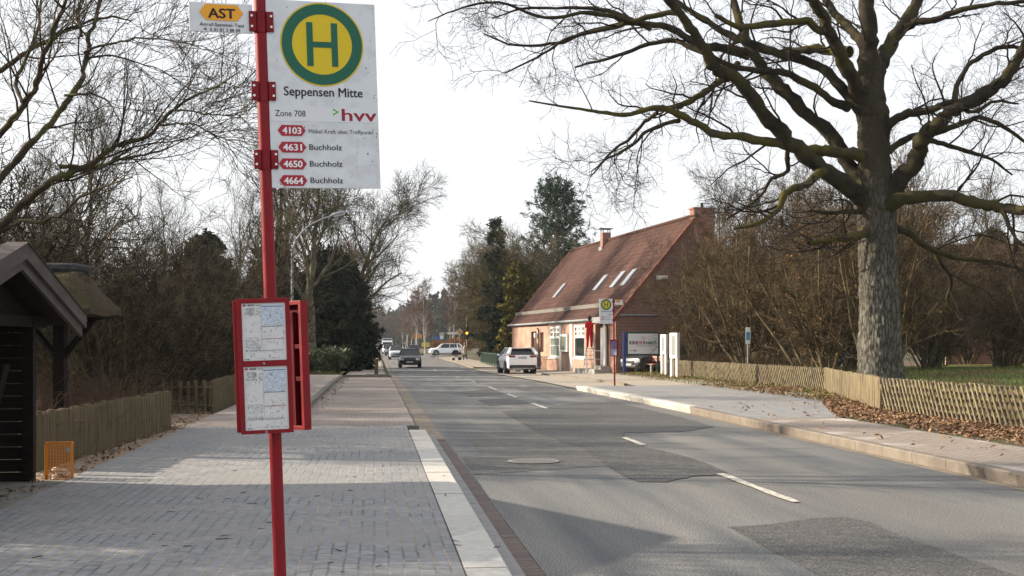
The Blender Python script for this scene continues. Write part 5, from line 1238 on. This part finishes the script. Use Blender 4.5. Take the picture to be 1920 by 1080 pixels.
OAK = [
 ([(1452,1290),(1450,1200),(1448,1100),(1446,1000),(1444,850),(1440,720),(1434,620),(1428,520),(1426,430),(1420,330),(1415,240)], [84,72,66,62,60,62,58,50,49,46,36], 0),
 ([(1424,400),(1420,330),(1415,240),(1412,140),(1408,60),(1405,-60),(1398,-220),(1405,-380)], [40,40,36,29,25,22,15,8], 0),
 ([(1420,690),(1385,640),(1330,600),(1250,540),(1170,470),(1110,400),(1040,320),(960,265),(915,230),(880,160),(820,80),(760,10),(700,-60),(640,-140)], [34,32,28,26,25,24,22,21,20,17,15,13,11,6], -3.0),
 ([(1420,640),(1375,590),(1330,530),(1290,460),(1210,390),(1130,310),(1060,240),(1020,180),(990,100),(975,40),(965,-60),(975,-160)], [26,25,24,23,21,20,19,17,15,13,11,6], 2.5),
 ([(1410,380),(1340,310),(1270,240),(1200,200),(1110,170),(1010,130),(920,90),(840,40),(760,-10),(680,-40)], [20,17,16,15,14,13,11,9,8,5], 1.5),
 ([(1405,360),(1375,300),(1340,220),(1305,150),(1270,60),(1240,0),(1205,-90),(1190,-190)], [26,25,24,22,19,17,14,7], -2.0),
 ([(1412,200),(1385,130),(1340,80),(1300,30),(1260,-30),(1230,-110)], [19,17,15,13,11,6], 2.5),
 ([(1425,290),(1450,220),(1475,180),(1512,120),(1560,50),(1600,-40),(1620,-140)], [28,27,25,22,19,15,8], 1.8),
 ([(1530,90),(1580,66),(1640,56),(1720,30),(1820,15),(1930,2),(2040,-10)], [12,11,10,9,7,6,4], -1.5),
 ([(1440,680),(1480,620),(1530,570),(1572,510),(1600,450),(1650,400),(1700,350),(1780,312),(1850,270),(1900,200),(1935,120),(1960,20)], [36,32,30,28,26,24,23,22,20,17,14,8], -2.5),
 ([(1440,470),(1465,440),(1500,390),(1560,360),(1620,345),(1690,330)], [17,15,14,13,11,9], -1.2),
 ([(1690,340),(1702,280),(1740,210),(1800,170),(1870,155),(1940,160),(2020,180)], [11,9,8,8,7,6,3], 1.0),
 ([(1450,690),(1500,660),(1580,642),(1680,640),(1780,665),(1860,685),(1940,690),(2040,680)], [28,26,22,20,19,17,15,10], -3.5),
 ([(1850,688),(1875,740),(1900,790),(1950,830)], [9,7,6,3], -.5),
 ([(1460,745),(1500,745),(1560,770),(1620,820),(1700,850),(1800,860),(1900,880),(1990,900)], [16,13,11,9,8,7,5,3], 1.5),
 ([(1630,826),(1652,880),(1670,930),(1658,990),(1692,1030)], [8,7,6,5,2.5], .8),
 ([(1445,500),(1480,490),(1550,450),(1650,430),(1750,390),(1830,402),(1930,470),(1990,520)], [14,12,11,10,8,7,5,3], 2.5),
 ([(1596,456),(1640,472),(1720,500),(1800,530),(1880,572)], [9,8,7,5,3], 1.2),
 ([(1425,520),(1340,500),(1270,492),(1200,490),(1110,470),(1000,450),(900,440),(830,410),(750,375),(690,366),(600,380),(500,370),(400,350),(300,330)], [22,18,17,17,16,15,13,12,11,9,7,5,4,2.5], -2.5),
 ([(985,205),(960,240),(930,262),(860,310),(790,345),(720,360)], [10,11,12,11,10,8], -.8),
 ([(1260,560),(1240,570),(1180,600),(1130,620),(1110,670),(1060,720),(970,750)], [15,14,13,12,10,8,4], -1.5),
 ([(1150,480),(1140,520),(1130,570),(1080,590),(1030,660),(950,715)], [9,8,7,6,5,3], 1.2),
 ([(1400,690),(1365,690),(1300,692),(1220,690)], [10,9,7,4], -.8),
 ([(1420,750),(1370,765),(1300,785),(1215,797)], [17,14,11,8], -1.6),
 ([(1018,178),(940,158),(860,150),(780,110),(700,90),(600,85),(480,110),(380,140),(250,150),(150,110)], [15,14,13,12,11,9,7,5,4,2], -2.0),
 ([(800,45),(750,40),(640,70),(560,100),(430,130),(330,190),(220,240)], [10,9,8,7,5,4,2], 1.5),
 ([(900,185),(820,150),(760,130),(640,160),(540,190),(450,220)], [10,9,8,6,5,3], 1.5),
 ([(1345,350),(1300,330),(1220,260),(1140,215),(1040,200),(930,180),(840,140)], [14,13,12,11,10,8,5], -1.5),
 ([(1290,110),(1240,90),(1200,60),(1100,65),(1000,80),(910,50)], [13,12,12,11,10,7], -1.2),
 ([(1350,170),(1290,165),(1220,160),(1130,160)], [16,15,14,7], 1.0),
 ([(720,370),(690,382),(620,450),(560,500),(500,580)], [7,6,5,4,2], 1.0),
 ([(790,395),(760,402),(680,430),(640,470),(560,510),(505,560)], [8,7,6,5,4,2], -1.0),
 ([(700,95),(560,30),(430,10),(300,20),(180,60)], [8,7,5,4,2], 1.0),
 ([(640,72),(500,40),(350,60),(200,10),(60,40),(-30,70)], [8,7,5,4,3,1.5], -1.2),
 ([(1700,350),(1760,360),(1830,330),(1900,340)], [8,7,5,3], 1.0),
]
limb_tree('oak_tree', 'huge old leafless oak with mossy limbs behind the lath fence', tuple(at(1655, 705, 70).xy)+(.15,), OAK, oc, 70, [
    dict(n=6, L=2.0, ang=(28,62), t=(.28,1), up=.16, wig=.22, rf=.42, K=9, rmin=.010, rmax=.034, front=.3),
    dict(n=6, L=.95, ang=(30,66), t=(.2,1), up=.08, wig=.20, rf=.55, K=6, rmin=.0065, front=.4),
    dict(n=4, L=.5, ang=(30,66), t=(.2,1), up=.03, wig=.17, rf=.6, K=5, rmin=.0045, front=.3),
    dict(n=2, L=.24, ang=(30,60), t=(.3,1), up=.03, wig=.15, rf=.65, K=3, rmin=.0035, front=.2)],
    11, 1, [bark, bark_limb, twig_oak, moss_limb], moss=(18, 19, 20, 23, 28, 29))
lc = Conv(1.929, 0, 0)
LEFT = [
 ([(-190,1900),(-180,1500),(-170,1200),(-150,1000),(-120,900)], [45,38,34,30,26], 0),
 ([(-130,930),(-60,880),(0,820),(60,740),(140,660),(220,600),(300,560),(370,520),(440,490),(560,450),(620,400),(700,350),(790,310),(880,250)], [17,16,15,14,13,12,11,10,9,7,6,4.5,3,1.5], -1.5),
 ([(215,602),(330,600),(400,590),(470,560),(560,540),(660,510)], [8,7,6,5,3.5,1.5], 1.0),
 ([(570,455),(650,460),(740,490),(860,520)], [4,3,2.5,1], .5),
 ([(620,400),(720,395),(820,405),(920,410)], [4,3,2.5,1], -.5),
 ([(-140,900),(-20,680),(40,590),(120,500),(200,400),(250,320),(290,230),(305,130),(340,50),(370,-30),(390,-120)], [15,14,13,11,11,10,9,8,7,6,3], 1.5),
 ([(235,345),(330,350),(400,390),(440,450)], [5,4,3,1.5], -.6),
 ([(-140,850),(-90,620),(-20,500),(60,410),(110,330),(140,230),(180,140),(220,50),(250,-30)], [14,13,12,11,10,9,8,7,5], -1.5),
 ([(-120,700),(-70,400),(-20,280),(60,230),(130,170),(190,110),(280,70),(400,60),(480,75)], [13,11,10,9,8,7,5,4,2], 2.0),
 ([(80,370),(60,290),(90,180),(120,90),(150,-10)], [7,7,6,5,4], 1.0),
 ([(305,190),(380,160),(480,150),(620,160),(740,170)], [5,4,3,2,1], -.6),
 ([(315,208),(420,200),(520,240),(640,290)], [4,3,2,1], .8),
 ([(295,130),(290,60),(300,-20)], [6,5,4], .6),
 ([(-60,880),(60,800),(180,790),(330,700),(480,640)], [8,7,6,4,2], -1.0),
]
limb_tree('bare_tree', 'leafless tree whose thin limbs arch in from the left above the shelter roof', (-6.8, 17.2, .1), LEFT, lc, 138, [
    dict(n=11, L=1.5, ang=(22,55), t=(.25,1), up=.12, wig=.13, rf=.45, K=7, rmin=.006, rmax=.016, front=.35),
    dict(n=7, L=.75, ang=(22,55), t=(.15,1), up=.10, wig=.14, rf=.5, K=5, rmin=.004, front=.35),
    dict(n=4, L=.38, ang=(25,55), t=(.2,1), up=.08, wig=.15, rf=.6, K=4, rmin=.0028, front=.3)],
    23, 1, [bark_brown, bark_brown, twig_dark])

# ------------------------------------------------------------------ grown trees
def grow_bare(name, label, loc, seed, H=12, r0=.28, trunk=.30, lean=(0, 0), limbs=11, L1=.42, ang=(18,48), n2=8, n3=7, n4=5, mats=(None,)*2, up=.10, wig=.12, rmin=.006, group=None, fork=True, droop=0.0, cat='tree'):
    rng = np.random.default_rng(seed); root = thing(name, label, cat, loc, group=group)
    K = 14; t = np.linspace(0, 1, K); P = np.stack([lean[0]*t**1.3*H, lean[1]*t**1.3*H, t*H], 1)
    P[1:] += np.cumsum(rng.normal(size=(K-1, 3))*np.array([.012,.012,.002])*H*.6, 0); rr = r0*(1-.93*t**.9)+.01; rr[0] *= 1.3
    T = (P[None], rr[None])
    a = spawn(*T, rng, n=limbs, L=H*L1, ang=ang, t=(trunk, .97), up=up*1.5, wig=wig, rf=.62, K=8, rmin=.02, front=.45)
    b = spawn(*a, rng, n=n2, L=H*L1*.5, ang=(25,55), t=(.2, 1), up=up, wig=wig, rf=.5, K=6, rmin=.012, front=.4)
    c = spawn(*b, rng, n=n3, L=H*L1*.24, ang=(25,58), t=(.15, 1), up=up*.7-droop, wig=wig*1.2, rf=.5, K=4, rmin=rmin, front=.35)
    lv = [c]
    if n4: lv.append(spawn(*c, rng, n=n4, L=H*L1*.12, ang=(25,60), t=(.15, 1), up=up*.4-droop*1.6, wig=wig*1.3, rf=.6, K=3, rmin=rmin*.8, front=.3))
    V, Q = tubes([T, a, b], [12, 6, 5]); np_mesh('trunk', V, Q, mats[0], root)
    V, Q = tubes(lv, [3]*len(lv)); np_mesh('crown_twigs', V, Q, mats[1], root)
    return root
def grow_shrub(name, label, loc, seed, H=4.5, stems=12, spread=(12, 48), n2=8, n3=7, n4=4, mats=(None,)*2, group=None, leaves=0, leafmat=None, r=.035, wig=.10, up=.05, rmin=.005):
    rng = np.random.default_rng(seed); root = thing(name, label, 'shrub', loc, group=group)
    B = np.zeros((1, 3, 3)); B[0, :, 2] = [-.1, 0, .1]
    a = rng.random(stems)*6.283; th = np.radians(spread[0]+(spread[1]-spread[0])*rng.random(stems)); d = np.stack([np.sin(th)*np.cos(a), np.sin(th)*np.sin(a), np.cos(th)], 1)
    K = 9; P = np.zeros((stems, K, 3)); P[:, 0] = np.stack([np.cos(a)*.25, np.sin(a)*.25, np.full(stems, -.1)], 1)*rng.random((stems, 1)); ln = H*(.7+.45*rng.random(stems))
    for k in range(1, K): P[:, k] = P[:, k-1]+d*(ln/(K-1))[:, None]; d = nrm(d+rng.normal(size=d.shape)*wig+np.array([0, 0, up]))
    rr = r*(1-.8*np.linspace(0, 1, K))[None]*(.6+.7*rng.random((stems, 1)))
    A = (P, rr)
    b = spawn(*A, rng, n=n2, L=H*.36, ang=(22,60), t=(.12, 1), up=.10, wig=.16, rf=.55, K=5, rmin=rmin*1.5)
    c = spawn(*b, rng, n=n3, L=H*.17, ang=(25,65), t=(.1, 1), up=.06, wig=.2, rf=.6, K=4, rmin=rmin)
    lv = [b, c]
    if n4: lv.append(spawn(*c, rng, n=n4, L=H*.085, ang=(25,65), t=(.1, 1), up=.04, wig=.2, rf=.65, K=3, rmin=rmin*.8))
    V, Q = tubes([A], [6]); np_mesh('stems', V, Q, mats[0], root)
    V, Q = tubes(lv, [3]*len(lv)); np_mesh('twigs', V, Q, mats[1], root)
    if leaves:
        src = lv[-1][0].reshape(-1, 3); C = src[rng.integers(0, len(src), leaves)]; V, Q = leafquads(C, .035, rng); np_mesh('dry_leaves', V, Q, leafmat, root, smooth=False)
    return root
def conifer(name, label, loc, seed, H=12, Rb=3.0, n=90, cards=26, size=.22, mat=None, group=None, shape=1.0, base=.06, droop=-.25, gaps=.0, bmat=None, trunk_r=.2, asp=.3, up0=.0, cat='tree'):
    rng = np.random.default_rng(seed); root = thing(name, label, cat, loc, group=group)
    K = 8; P = np.zeros((1, K, 3)); P[0, :, 2] = np.linspace(-.1, H, K); P[0, 1:, :2] += rng.normal(size=(K-1, 2))*.05; rr = np.linspace(trunk_r, .02, K)[None]
    z = base*H+(H*.985-base*H)*np.sort(rng.random(n)**.9); f = (z-base*H)/(H-base*H); L = Rb*(1-f)**shape*(.62+.5*rng.random(n))+.10*Rb*(1-f*.6)
    a = rng.random(n)*6.283; d = np.stack([np.cos(a), np.sin(a), droop+.75*f**1.5+up0+rng.normal(size=n)*.12], 1); d = nrm(d)
    KB = 6; B = np.zeros((n, KB, 3)); B[:, 0, 2] = z
    for k in range(1, KB): B[:, k] = B[:, k-1]+d*(L/(KB-1))[:, None]; d = nrm(d+rng.normal(size=d.shape)*.08+np.array([0, 0, .05]))
    br = np.linspace(1, .25, KB)[None]*(.008+.013*L)[:, None]
    V, Q = tubes([(P, rr), (B, br)], [9, 4]); np_mesh('trunk', V, Q, bmat or bark_brown, root)
    s = spawn(B, br, rng, n=7, L=Rb*.34, ang=(30,65), t=(.15, 1), up=-.05, wig=.15, rf=.5, K=4, rmin=.004)
    m = s[0].shape[0]; t = rng.random((m, cards)); i = np.minimum((t*3).astype(int), 2); fr = (t*3-i)[..., None]; ix = np.arange(m)[:, None]
    C = s[0][ix, i]*(1-fr)+s[0][ix, i+1]*fr; C = C.reshape(-1, 3)+rng.normal(size=(m*cards, 3))*size*.35
    T = np.repeat(nrm(s[0][:, -1]-s[0][:, 0]), cards, 0); A = nrm(T+rng.normal(size=T.shape)*.55+np.array([0, 0, -.12])); b = rng.normal(size=A.shape); b = nrm(b-(b*A).sum(1, keepdims=True)*A)
    sz = (size*(.6+.8*rng.random(len(C))))[:, None]; A = A*sz; b = b*sz*asp
    V = np.stack([C-A, C+b, C+A, C-b], 1).reshape(-1, 3); np_mesh('foliage', V, np.arange(len(V)).reshape(-1, 4), mat, root, smooth=False)
    return root
def leafy_bush(name, label, loc, seed, rx, ry, h, n, size, mat, group=None, cat='bush'):
    rng = np.random.default_rng(seed); root = thing(name, label, cat, loc, group=group)
    k = 16; cc = np.stack([rng.uniform(-rx, rx, k)*.7, rng.uniform(-ry, ry, k)*.7, h*rng.uniform(.25, .78, k)], 1); cr = np.stack([np.full(k, rx*.42), np.full(k, ry*.5), np.full(k, h*.27)], 1)*rng.uniform(.7, 1.2, (k, 1))
    i = rng.integers(0, k, n); d = nrm(rng.normal(size=(n, 3))); C = cc[i]+d*cr[i]*(rng.random((n, 1))**.35); C[:, 2] = np.abs(C[:, 2])
    V, Q = leafquads(C, size, rng, asp=.45); np_mesh('foliage', V, Q, mat, root, smooth=False)
    B = np.zeros((k, 4, 3)); 
    for q in range(4): B[:, q] = cc*q/3
    V, Q = tubes([(B, np.full((k, 4), .02))], [4]); np_mesh('stems', V, Q, bark_brown, root)
    return root
def scatter(protos, spots, label, group, seed, smin=.85, smax=1.2):
    rr = random.Random(seed); out = []
    for k, (x, y) in enumerate(spots):
        o = protos[k % len(protos)]
        o = o if k < len(protos) else copy_tree(o)
        o.location = (x, y, gx(x)+g(y)-.03); o.rotation_euler = (0, 0, rr.random()*6.28); s = rr.uniform(smin, smax); o.scale = (s, s, s*rr.uniform(.92, 1.1))
        tag(o, label, None, group); out.append(o)
    return out
rs = random.Random(77)
# left thicket: dark shrubs behind the stake fences
sh = [grow_shrub('bare_shrub', 'x', (0,0,0), 30+k, H=4.2, stems=13, n2=9, n3=8, n4=3, mats=(bark_brown, twig_dark), spread=(8,55), rmin=.0075) for k in range(3)]
spots = []
for y in np.arange(19, 62, 2.9):
    for x in (-5.6, -8.2, -11.2): 
        if rs.random() < .76: spots.append((x+rs.uniform(-1,1)-(1.0 if y < 24 else 0), y+rs.uniform(-1.2,1.2)+(-x-5)*.35))
spots += [(-8.2,5.2),(-8.6,7.2),(-9.4,9.0),(-8.8,10.8),(-9.6,12.4),(-11.4,8),(-11.8,11)]
scatter(sh, spots, 'dark leafless shrub in the dense thicket behind the left stake fence', 'dark shrubs of the left thicket', 5, .7, 1.35)
lt = [grow_bare('bare_tree', 'x', (0,0,0), 50+k, H=11.5, r0=.16, trunk=.16, limbs=15, L1=.36, ang=(15,42), n2=8, n3=7, n4=4, mats=(bark_brown, twig_dark), rmin=.0065) for k in range(3)]
spots = [(-9.5,27),(-12,32),(-8.6,38),(-11.5,45),(-17,47),(-8.0,49),(-13,55),(-19,34),(-21,44),(-9,58),(-6.2,56)]
scatter(lt, spots, 'slim leafless tree rising from the dark left thicket', 'slim trees of the left thicket', 6, .50, .78)
# bramble and red stems under them
def bramble(name, label, x0, x1, y0, y1, n, hh, mat, seed, z0=.05):
    rng = np.random.default_rng(seed); K = 5; P = np.zeros((n, K, 3)); P[:, 0] = np.stack([rng.uniform(x0, x1, n), rng.uniform(y0, y1, n), np.full(n, z0)], 1)
    d = nrm(rng.normal(size=(n, 3))*np.array([.6,.6,.25])+np.array([0,0,1.0])); ln = hh*(.45+.75*rng.random(n))
    for k in range(1, K): P[:, k] = P[:, k-1]+d*(ln/(K-1))[:, None]; d = nrm(d+rng.normal(size=d.shape)*.25+np.array([0,0,-.18]))
    rr = np.linspace(1, .4, K)[None]*(.003+.004*rng.random((n, 1))); A = (P, rr); b = spawn(*A, rng, n=4, L=hh*.3, ang=(25,70), t=(.2,1), up=0, wig=.3, rf=.7, K=3, rmin=.0025)
    V, Q = tubes([A, b], [3, 3]); tag(np_mesh(name, V, Q, mat), kind='stuff')
bramble('undergrowth', '', -9, -4.1, 15.5, 27, 2600, 1.25, twig_red, 1)
bramble('undergrowth', '', -12, -4.0, 27.5, 60, 5200, 1.5, twig_dark, 2)
bramble('undergrowth', '', 14.2, 18, 44, 62, 4200, 1.3, twig_brown, 3, .15)
# evergreens down the left side
yew = [conifer('dark_evergreen', 'x', (0,0,0), 80+k, H=8.2, Rb=2.9, n=150, cards=30, size=.20, mat=needle_dark, shape=.55, droop=-.05, base=.02, asp=.4) for k in range(2)]
scatter(yew, [(-3.2,77.5),(-1.9,84.5),(-5.8,73),(-8.8,66),(-2.6,93),(-6.5,82)], 'dense dark evergreen beside the left pavement behind the green hedge', 'dark evergreens on the left', 9, .85, 1.12)
hb = [leafy_bush('hedge_bush', 'x', (0,0,0), 90+k, 1.05, .9, 1.55, 5200, .055, leaf_green) for k in range(2)]
scatter(hb, [(-3.6,67.4),(-2.4,68.4),(-4.9,67.2),(-6.3,67.5),(-7.7,67.6)], 'glossy green evergreen bush in the low hedge behind the lay-by', 'green bushes of the left hedge', 10, .9, 1.1)
grow_bare('street_tree', 'pale trunked leafless tree straight behind the green hedge', (-3.55, 70.5, .0), 131, H=11.5, r0=.34, trunk=.30, limbs=15, L1=.40, ang=(18,46), n2=9, n3=8, n4=5, mats=(bark_pale, twig_olive), rmin=.011)
grow_bare('street_tree', 'tall leafless tree leaning out over the road above the oncoming cars', (-2.6, 92, -.1), 137, H=12, r0=.33, trunk=.22, lean=(.34,0), limbs=17, L1=.46, ang=(30,75), n2=9, n3=8, n4=5, mats=(bark_brown, twig_dark), rmin=.013)
grow_bare('street_tree', 'leafless tree half hidden behind the pale trunked one', (-6.0, 80, -.1), 139, H=15.5, r0=.3, trunk=.2, limbs=16, L1=.36, n2=8, n3=8, n4=4, mats=(bark_brown, twig_dark), rmin=.012)
# birches and reddish trees along the far road
bt = [grow_bare('birch_tree', 'x', (0,0,0), 150+k, H=11, r0=.13, trunk=.25, limbs=18, L1=.26, ang=(25,50), n2=7, n3=6, n4=4, mats=(birch_white, twig_red), rmin=.020, droop=.05) for k in range(2)]
sp = [(8.6+rs.uniform(-.4,.6), y) for y in (205,222,240,262,285,310,340,375)]+[(12,190),(14.5,238)]
scatter(bt, sp, 'white stemmed birch in the far row along the right side of the road', 'birches along the far road', 12, .8, 1.05)
ft = [grow_bare('far_tree', 'x', (0,0,0), 160+k, H=10.5, r0=.2, trunk=.2, limbs=16, L1=.36, n2=7, n3=6, n4=4, mats=(bark_brown, twig_red), rmin=.026) for k in range(2)]
sp = [(-1.5+rs.uniform(-1.5,.5), y) for y in (140,165,190,220,250,285,330,390)]+[(-7,150),(-8,180),(-6,230),(-12,300),(2.5,460),(6.5,480),(10,470)]
scatter(ft, sp, 'reddish brown leafless tree far down the left side of the road', 'reddish trees along the far road', 13, .8, 1.1)
# right of the road before the house: spruce, hedge trees, thuja, cedar
conifer('spruce_tree', 'slender dark spruce with drooping boughs left of the pink house', (10.6, 107, -.1), 170, H=12.9, Rb=2.1, n=80, cards=14, size=.22, mat=needle_dark, shape=.85, droop=-.35, asp=.22)
conifer('cedar_tree', 'broad open crowned cedar behind the left end of the tiled roof', (17.6, 117, 0), 171, H=16.6, Rb=5.4, n=140, cards=16, size=.26, mat=needle_blue, shape=.45, droop=.22, base=.15, asp=.16, trunk_r=.35)
conifer('thuja_tree', 'columnar yellowish green conifer next to the pink house corner', (11.2, 95.5, -.1), 172, H=7.4, Rb=2.0, n=210, cards=26, size=.20, mat=needle_olive, shape=.42, droop=.5, base=.01, asp=.45)
conifer('dark_evergreen', 'narrow bluish evergreen squeezed between the hedge trees and the yellowish conifer', (10.4, 101, -.1), 173, H=5.5, Rb=1.2, n=110, cards=20, size=.2, mat=needle_dark, shape=.5, droop=.3, base=.01, asp=.4)
ht = [grow_shrub('hedge_tree', 'x', (0,0,0), 180+k, H=9.0, stems=16, n2=9, n3=8, n4=5, mats=(bark_brown, twig_olive), spread=(4,22), r=.06, rmin=.014, leaves=5000, leafmat=needle_olive) for k in range(2)]
scatter(ht, [(11.8,112),(10.8,117),(12.6,121),(11.4,127),(13.5,106),(12.4,133),(14.5,114)], 'tall twiggy hedge tree between the spruce and the pavement', 'hedge trees left of the pink house', 14, .95, 1.2)
rb = leafy_bush('russet_hedge', 'low russet brown hedge beyond the white crossover', (11.5, 186, 0), 190, 3.4, 1.2, 2.6, 5000, .16, russet_leaf)
# right thicket behind the lath fences
stem_pale = pmat('pale olive stem', (.075,.062,.034), (.16,.135,.08), scale=2, rough=.95)
rt = [grow_shrub('thicket_tree', 'x', (0,0,0), 200+k, H=6.6, stems=13, n2=9, n3=8, n4=5, mats=(stem_pale, twig_brown), spread=(6,42), r=.07, rmin=.0085, leaves=700, leafmat=russet_leaf, wig=.08) for k in range(4)]
spots = [(16.2,58.5),(17.5,54),(15.6,50),(18.8,50),(16.6,45.5),(20.2,47),(15.8,41.5),(18.4,42.5),(21.6,42.5),(16.5,39),(19.2,57.5),(22.5,53),(24,48),(20.5,38.5),(23.5,39.5),(25.6,44),(17.8,61),(27.5,41.5),(26.5,52),(29,47),(30.5,55),(24.5,58),(28,60),(21,62),(33,50),(34,58),(31,44),(36,52),(38,60)]
def in_px(x, y): s = F_PX/(x*math.sin(YAW)+y*math.cos(YAW)); return 960+(x*math.cos(YAW)-y*math.sin(YAW))*s
spots = [(x, y) if not (in_px(x, y) > 1660 and y < 58) else (x*1.45, y+24) for x, y in spots]
scatter(rt, spots, 'tangled leafless olive brown shrub in the thicket behind the lath fences', 'thicket shrubs right of the house', 15, .8, 1.12)
rt2 = [grow_bare('bare_tree', 'x', (0,0,0), 220+k, H=10.5, r0=.14, trunk=.15, limbs=14, L1=.36, ang=(15,42), n2=8, n3=7, n4=4, mats=(bark_brown, twig_brown), rmin=.010) for k in range(2)]
scatter(rt2, [(24,66),(30,70),(36,68),(42,72),(27,76),(20,70),(34,78),(47,70),(40,82),(52,78),(58,74)], 'slim leafless tree standing behind the right thicket', 'slim trees behind the right thicket', 16, .8, 1.1)
pine = conifer('dark_pine', 'dark conifer at the right edge behind the thicket', (50, 95, .3), 230, H=10, Rb=3.2, n=100, cards=22, size=.3, mat=needle_dark, shape=.6)
# far wood: one mass on the skyline
def far_forest():
    rng = np.random.default_rng(300); V, Q, off = [], [], 0
    N = 900; X = np.concatenate([rng.uniform(-160, 420, N//2), rng.uniform(-25, 90, N//2)]); Y = np.where(rng.random(N) < .5, rng.uniform(430, 520, N), rng.uniform(380, 460, N)); X = np.where((np.abs(X-3) < 9) & (Y < 430), X+22, X); Y = np.where(np.abs(X-3) < 14, Y+130, Y)
    Hh = rng.uniform(12, 20, N)
    for x, y, h in zip(X, Y, Hh):
        m = 190; f = rng.random(m); r = 3.4*np.sqrt(np.clip(1-f, 0, 1))*(.5+.6*rng.random(m)); a = rng.random(m)*6.283
        C = np.stack([x+r*np.cos(a), y+r*np.sin(a), h*f**1.3], 1); v, q = leafquads(C, .85, rng, asp=.5); V.append(v); Q.append(q+off); off += len(v)
    tag(np_mesh('far_wood', np.concatenate(V), np.concatenate(Q), far_wood, smooth=False), kind='stuff')
far_forest()
# ------------------------------------------------------------------ leaf litter and grass
def litter(name, pts_fn, n, size, mat, seed, z=.0):
    rng = np.random.default_rng(seed); C = pts_fn(rng, n); C[:, 2] += rng.random(len(C))*.045
    a = rng.random(len(C))*6.283; tilt = rng.normal(size=(len(C), 2))*.45; u = np.stack([np.cos(a), np.sin(a), tilt[:, 0]], 1); w_ = np.stack([-np.sin(a), np.cos(a), tilt[:, 1]], 1)
    s = (size*(.55+.8*rng.random(len(C))))[:, None]; up = np.array([0, 0, 1])*s*(.15+.35*rng.random((len(C), 1)))
    A, B, Cc, D, M1, M2 = C-u*s, C-u*s*.2+w_*s*.5+up, C+u*s, C-u*s*.2-w_*s*.5+up*.7, C-u*s*.2, C
    V = np.stack([A, B, Cc, M1, A, M1, Cc, D], 1).reshape(-1, 3); o = np_mesh(name, V, np.arange(len(V)).reshape(-1, 4), mat, smooth=False); tag(o, kind='stuff')
def near_lit(rng, n):
    y = rng.uniform(8.5, 26, n); t = rng.beta(2.2, 1.3, n); l = np.where(y < 23.7, 9.12, 9.2+(y-23.7)*.32); return np.stack([l+(11.6-l)*t, y, np.full(n, .14)], 1)
def mid_lit(rng, n):
    y = rng.uniform(24, 37, n); l = 9.25+(y-24)*.325; r = np.interp(y, [24,25.8,36], [11.1,11.1,13.7]); return np.stack([l+(r+.5-l)*rng.beta(1.6,1.2,n), y, np.full(n, .145)], 1)
def far_lit(rng, n):
    y = rng.uniform(36, 60, n); return np.stack([13.75-1.5*rng.random(n)**1.6, y, np.full(n, .15)], 1)
def oak_lit(rng, n):
    x = 11.3+7*rng.random(n)**1.5; y = rng.uniform(16, 42, n); return np.stack([x, y, .18+(x-11)*.0125], 1)
def pave_lit(rng, n): return np.stack([rng.uniform(7.6, 12, n), rng.uniform(12, 42, n), np.full(n, .155)], 1)
litter('leaf_litter', near_lit, 22000, .046, dry_leaf, 1); litter('leaf_litter', mid_lit, 9000, .046, dry_leaf, 2); litter('leaf_litter', far_lit, 5500, .05, dry_leaf, 3); litter('leaf_litter', oak_lit, 2600, .065, dry_leaf, 4)
def few(rng, n):
    x = rng.uniform(7.6, 11, n); y = rng.uniform(12, 30, n); k = x < 9.2+np.clip((y-23.7)*.32, 0, 9); return np.stack([x[k], y[k], np.full(k.sum(), .15)], 1)
litter('fallen_leaves', few, 130, .05, dry_leaf, 6)
def left_few(rng, n): return np.stack([-3.35-rng.random(n)*.45, rng.uniform(9, 27, n), np.full(n, .13)], 1)
litter('fallen_leaves', left_few, 500, .035, dry_leaf, 7)
def bay_lit(rng, n): y = rng.uniform(30, 62.5, n); return np.stack([-1.52+rng.random(n)**2*.4, y, np.array([g(v) for v in y])+.035], 1)
litter('fallen_leaves', bay_lit, 160, .04, dry_leaf, 8)
def grass(name, x0, x1, y0, y1, n, hh, z, seed, mat=lawn):
    rng = np.random.default_rng(seed); C = np.stack([rng.uniform(x0, x1, n), rng.uniform(y0, y1, n), np.zeros(n)], 1); C[:, 2] = [z(x, y) for x, y in C[:, :2]]
    a = rng.random(n)*6.283; w_ = np.stack([np.cos(a), np.sin(a), np.zeros(n)], 1)*.012; t = C+np.stack([rng.normal(size=n)*.03, rng.normal(size=n)*.03, hh*(.5+rng.random(n))], 1)
    V = np.stack([C-w_, C+w_, t+w_*.2, t-w_*.2], 1).reshape(-1, 3); tag(np_mesh(name, V, np.arange(4*n).reshape(-1, 4), mat, smooth=False), kind='stuff')
grass('grass', 11.3, 34, 18, 60, 42000, .07, lambda x, y: .175+max(0, x-11)*.0124, 1)
grass('grass', -8, -1.8, 64.3, 67.5, 9000, .10, lambda x, y: .14+g(y), 2)
# ------------------------------------------------------------------ air
hz = MB(); hz.bb((-560, -30, -1.2), (560, 690, 32)); hm = bpy.data.materials.new('haze air'); hm.use_nodes = True; hn = hm.node_tree.nodes
hn.remove(hn['Principled BSDF']); pv = hn.new('ShaderNodeVolumePrincipled'); pv.inputs['Density'].default_value = .00018; pv.inputs['Color'].default_value = (.80, .86, .95, 1); pv.inputs['Anisotropy'].default_value = .3
hm.node_tree.links.new(pv.outputs[0], hn['Material Output'].inputs['Volume']); tag(hz.build('haze', hm), kind='stuff')
